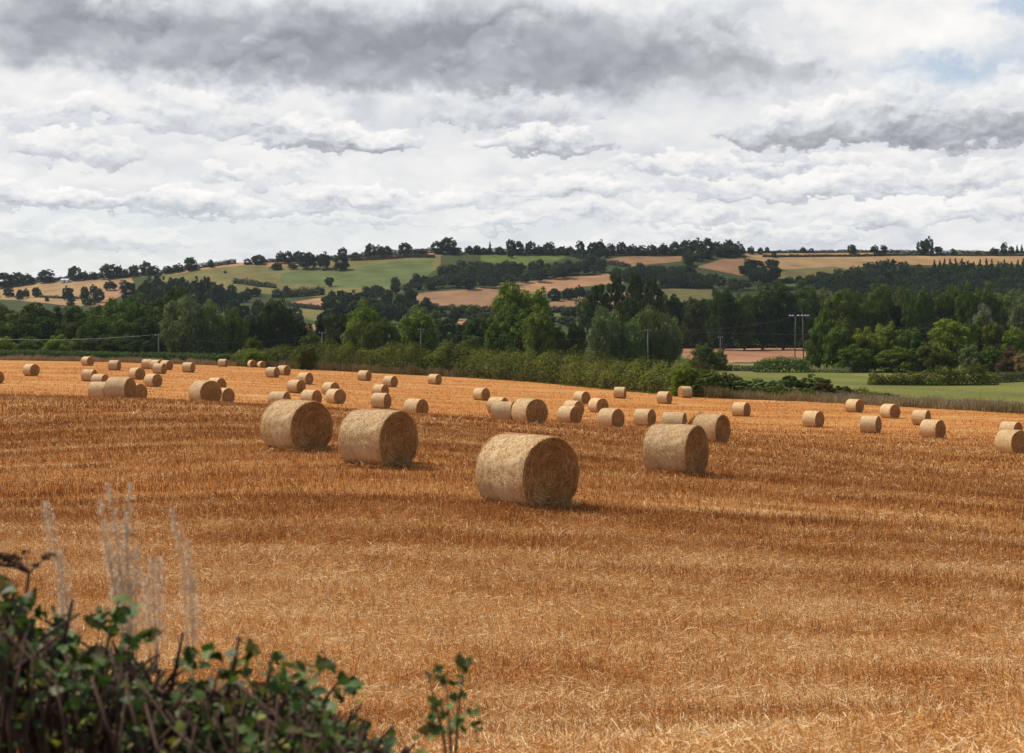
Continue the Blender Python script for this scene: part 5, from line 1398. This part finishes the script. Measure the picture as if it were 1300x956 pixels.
def add_leaf(p, s):
    global cnt
    dv = g.normal(size=3); dv[2] = abs(dv[2]) * .5; nr = g.normal(size=3) + np.array([0, -.3, 1.3])
    Rm = rot_to(dv, nr); c = np.array([0, .45, .05]); V = (np.vstack([LO_, c]) * s) @ Rm.T + p
    o = cnt * (nlv + 1); lv.append(V)
    for i in range(nlv): lf.append([o + i, o + (i + 1) % nlv, o + nlv])
    cnt += 1


def hedge_top(x, d):  # the top slopes down away from the camera
    """height of the near hedge at lateral x; it is seen from above"""
    px = 650 + F * x / d
    return -(np.interp(px, np.concatenate([[-500, -200], _hx, [760]]), np.concatenate([[735, 745], _hy, [1050]])) + 12 - HOR) / F * np.maximum(d, 2.95)


for k in range(760):                                   # twigs with their leaves
    px = g.uniform(-260, 640); d = g.uniform(2.6, 3.6); x = (px - 650) / F * d
    top = float(hedge_top(x, d)) + g.normal(0, .012); L = g.uniform(.14, .42)
    base = np.array([x + g.normal(0, .08), d + g.normal(0, .08), top - L]); tip = np.array([x, d, top]); midp = (base + tip) / 2 + g.normal(0, .03, 3)
    tw.tube([base, midp, tip], [.0055, .0042, .0025], 5)
    for j in range(int(g.integers(3, 9))):
        t = g.uniform(.25, 1.0); q = base * (1 - t) + tip * t + g.normal(0, .022, 3)
        add_leaf(q, g.uniform(.018, .042))
for k in range(190):                                    # long bare brown shoots, some arching
    px = g.uniform(-200, 620); x = (px - 650) / F * 3.0; d = g.uniform(2.7, 3.5); top = float(hedge_top(x, d)) + g.uniform(-.05, .03)
    a = g.normal(0, .22); p0 = np.array([x - a * .4, d, top - .28]); p1 = np.array([x, d + g.normal(0, .05), top - .08]); p2 = np.array([x + a * .35, d, top])
    tw.tube([p0, p1, p2], [.006, .005, .003], 5)
for px, row in ((232, 803), (304, 808), (92, 760), (345, 838), (20, 742), (140, 800)):       # upright bare shoots seen against the field
    x = (px - 650) / F * 3; z = (HOR - row) / F * 3; tw.tube([(x - .05, 3, z - .22), (x - .02, 3, z - .1), (x, 3, z)], [.006, .005, .0035], 5)
def spray(px, row, n, spread, s=.045, d=3.0):
    for _ in range(n): add_leaf(np.array([(px + g.normal(0, spread)) / F * d - 650 / F * d, d + g.normal(0, .04), (HOR - row - g.normal(0, spread * .6)) / F * d]), s * g.uniform(.7, 1.1))
for a in ((8, 752, 16, 12), (20, 775, 14, 14), (60, 790, 10, 12), (158, 782, 16, 13, .05), (172, 812, 9, 8), (142, 800, 10, 10), (258, 835, 10, 9), (245, 848, 6, 8, .05), (318, 834, 7, 7), (350, 840, 7, 8), (408, 846, 9, 7), (50, 830, 20, 26), (110, 842, 14, 20),
          (372, 860, 10, 14), (592, 846, 4, 4, .032), (588, 858, 5, 5, .03), (545, 864, 4, 5, .03), (562, 864, 5, 6, .03), (300, 858, 12, 16), (440, 880, 10, 12), (588, 880, 7, 9, .032), (570, 900, 9, 12, .034), (555, 925, 12, 14, .036), (590, 930, 9, 14, .034), (610, 905, 5, 8, .03)):
    spray(*a)
hd = empty('hedge', (-.7, 3.0, -1.75)); tag(hd, 'leafy bramble hedge with brown twigs close in front of the camera', 'hedge')
me = mesh_np('foliage', np.concatenate(lv), np.array(lf), [M['bramble']], smoothed=True); o = ob('foliage', me, hd); o.location = -Vector(hd.location)
# the woody lower body of the hedge, below the picture and in its depth
for k in range(130):
    px = g.uniform(-300, 640); x = (px - 650) / F * 3.0; d = g.uniform(2.6, 3.6); top = float(hedge_top(x, d)) - .12
    tw.tube([(x + g.normal(0, .1), d, -1.8), (x + g.normal(0, .08), d + g.normal(0, .05), (top - 1.8) / 2), (x, d, top)], [.012, .009, .005], 5)
o = ob('twigs', tw.build('twigs', [M['twig']], True), hd); o.location = -Vector(hd.location)
# small sprig right of the hedge: stems carrying the last leaves
mb = MB()
for px, row in ((590, 838), (566, 862), (545, 862)):
    x = (px - 650) / F * 3; z_ = (HOR - row) / F * 3; xb = (575 - 650) / F * 3; mb.tube([(xb, 3.02, -1.75), (xb, 3.01, -1.0), (xb * .6 + x * .4, 3.0, z_ - .12), (x, 3, z_)], [.006, .0045, .003, .0015], 5)
o = ob('stems', mb.build('stems', [M['twig']], True), hd); o.location = -Vector(hd.location)

# feathery pale grass heads and the dark dry umbel
m, B = mat('seed_head'); r = island(B)
finish(B, B.ramp(r, [(0, (0.50, 0.34, 0.20)), (1, (0.88, 0.76, 0.60))]), .8, spec=.1, translucent=.4); M['seed'] = m
GR = 'pale feathery grass stalks above the near hedge'
for gi, (stalks, label) in enumerate([
    ([((168, 850), (150, 700), (138, 612)), ((170, 850), (160, 720), (165, 612)), ((166, 850), (142, 740), (127, 636)), ((172, 850), (165, 740), (158, 660)), ((168, 850), (148, 760), (136, 690)), ((170, 850), (162, 780), (150, 700)), ((174, 850), (172, 760), (174, 690))], 'tallest pale feathery grass plume at the left, splitting into several heads'),
    ([((92, 850), (84, 760), (75, 700)), ((88, 850), (72, 700), (58, 636)), ((90, 850), (84, 800), (76, 742))], 'faint pale grass stalks leaning left over the umbel plant'),
    ([((200, 850), (196, 770), (192, 706)), ((198, 850), (204, 780), (202, 706)), ((202, 850), (190, 790), (182, 730))], 'short pale grass heads just right of the tallest plume'),
    ([((246, 850), (242, 760), (238, 684)), ((240, 850), (232, 700), (217, 645)), ((244, 850), (246, 790), (244, 730))], 'separate pale grass plume farthest right above the hedge'),
]):
    D0 = 3.5 + .12 * gi
    base = Vector(((stalks[0][0][0] - 650) / F * D0, D0, -1.78))
    t = empty('grass_plume', base); tag(t, label, 'grass', GR)
    for pts in stalks:
        W = [np.array([(p - 650) / F * D0, D0, (HOR - r) / F * D0]) for p, r in pts]; W = [np.array([W[0][0] + .03, D0, -1.78])] + W
        Q = []
        for tq in np.linspace(0, 1, 14)[:-1]:
            k = min(int(tq * 3), 2); f = tq * 3 - k; Q.append(W[k] * (1 - f) + W[k + 1] * f)
        Q.append(W[3]); Q = np.array(Q)
        for _ in range(2): Q[1:-1] = (Q[:-2] + Q[1:-1] * 2 + Q[2:]) / 4
        st = MB(); st.tube(Q, np.linspace(.0028, .001, len(Q)), 5)
        o = ob('stalk', st.build('stalk', [M['seed']], True), t); o.location = -base
        ns = 300; tt = g.uniform(.5, 1, ns); idx = tt * (len(Q) - 1); k = np.minimum(idx.astype(int), len(Q) - 2); f = (idx - k)[:, None]
        C = Q[k] * (1 - f) + Q[k + 1] * f; sp = (.017 * (1 - (tt - .5) * 1.5))[:, None]; C = C + g.normal(size=(ns, 3)) * np.maximum(sp, .004)
        V, Fq = leaf_quads(C, g.normal(size=(ns, 3)), .0038, g, -1.5)
        o = ob('seed_sprays', mesh_np('seed_sprays', V, Fq, [M['seed']], smoothed=False), t); o.location = -base
D0 = 3.1; um = MB(); bx = (36 - 650) / F * D0
W = lambda p, r, dd=0.0: np.array([(p - 650) / F * D0, D0 + dd, (HOR - r) / F * D0])
base = Vector((bx - .03, D0, -1.78)); um.tube([np.array(base), W(28, 800), W(37, 728)], [.005, .004, .003], 6)
heads = MB()
for i in range(16):
    e = W(g.uniform(-8, 64), g.uniform(707, 716), g.uniform(-.05, .05)); heads.tube([W(37, 728), (W(37, 722) + e) / 2, e], [.002, .0015, .0012], 4)
    for j in range(12):
        q = e + g.normal(0, .006, 3); q[2] = e[2] + abs(g.normal(0, .004)); heads.tube([q, q + np.array([0, 0, .005])], [.0022, .0016], 5)
t = empty('umbel_plant', base); tag(t, 'dead brown flat-topped umbel flower head at the left edge', 'plant')
o = ob('stem', um.build('stem', [M['twig']], True), t); o.location = -base
o = ob('flower_head', heads.build('flower_head', [M['twig']]), t); o.location = -base

# ------------------------------------------------------------------ clouds whose shadows lie on the land (all above the picture)
m, B = mat('thin_cloud'); d1 = B.n('ShaderNodeBsdfDiffuse'); B.put(d1.inputs[0], B.mix(B.noise(geo_pos(B), .01, 3), (0.8, 0.8, 0.82, 1), (0.9, 0.9, 0.9, 1)))
tr = B.n('ShaderNodeBsdfTransparent'); mx = B.n('ShaderNodeMixShader'); 
tg = B.n('ShaderNodeTexCoord'); vs = B.n('ShaderNodeVectorMath', operation='SUBTRACT'); B.put(vs.inputs[0], tg.outputs['Generated']); vs.inputs[1].default_value = (.5, .5, .5)
vm = B.n('ShaderNodeVectorMath', operation='MULTIPLY'); B.put(vm.inputs[0], vs.outputs[0]); vm.inputs[1].default_value = (2, 2, 0)
ln = B.n('ShaderNodeVectorMath', operation='LENGTH'); B.put(ln.inputs[0], vm.outputs[0])
B.put(mx.inputs[0], B.m('MULTIPLY', B.maprange(ln.outputs['Value'], .35, .98, .17, 0.0, True), B.maprange(B.noise(geo_pos(B), .02, 4), .3, .7, .75, 1.15))); B.put(mx.inputs[1], tr.outputs[0]); B.put(mx.inputs[2], d1.outputs[0])
o = B.n('ShaderNodeOutputMaterial'); B.put(o.inputs[0], mx.outputs[0]); M['cloud'] = m


def cloud(cx, cy, rx, ry, alt, seed, label, rot=0.0, cz=0.0):
    """a lens-shaped lumpy cloud that shades the ground round (cx, cy)"""
    t = (alt - cz) / SUN.z; x0, y0 = cx + SUN.x * t, cy + SUN.y * t
    na, nb = 72, 18; a = np.linspace(0, 2 * np.pi, na, endpoint=False); b = np.linspace(-np.pi / 2, np.pi / 2, nb)
    A, Bb = np.meshgrid(a, b, indexing='ij'); lump = .8 + .45 * fbm(np.cos(A) * 2.5 + seed, np.sin(A) * 2.5, seed, 4)
    cb = np.cos(Bb) ** .6
    X = rx * cb * np.cos(A) * lump; Y = ry * cb * np.sin(A) * lump; Z = 28 * np.sin(Bb) * (1 + .5 * (Bb > 0)) * (.7 + .6 * fbm(X / 30, Y / 30, seed + 3, 3))
    c, s = math.cos(rot), math.sin(rot)
    V = np.stack([X * c - Y * s, X * s + Y * c, Z], -1).reshape(-1, 3); i = np.arange(na * nb).reshape(na, nb); j = np.roll(i, -1, 0)
    Fq = np.stack([i[:, :-1], j[:, :-1], j[:, 1:], i[:, 1:]], -1).reshape(-1, 4)
    tag(ob('cloud', mesh_np('cloud', V, Fq, [M['cloud']]), loc=(x0, y0, alt)), label, 'cloud', kind='structure')


cloud(0, 60, 420, 56, 700, 2, 'thin cloud high over the near field', rot=-.04)
cloud(230, 1010, 230, 200, 800, 5, 'cloud high over the right hand hill', cz=25)
cloud(70, 520, 130, 90, 750, 7, 'cloud high over the pines')
cloud(-260, 520, 120, 90, 760, 8, 'cloud high over the left valley')

# ------------------------------------------------------------------ haze
m, B = mat('haze'); pv = B.n('ShaderNodeVolumePrincipled'); pv.inputs['Color'].default_value = (0.78, 0.86, 1.0, 1); pv.inputs['Density'].default_value = 0.00004; pv.inputs['Anisotropy'].default_value = .2
o = B.n('ShaderNodeOutputMaterial'); B.put(o.inputs['Volume'], pv.outputs[0]); M['haze'] = m
mb = MB(); mb.box((0, 900, 30), (1500, 1500, 110)); hz = ob('haze', mb.build('haze', [M['haze']])); tag(hz, 'thin pale air over the valley', 'haze', kind='stuff')
print('trees', tree_count, 'objects', len(bpy.data.objects))
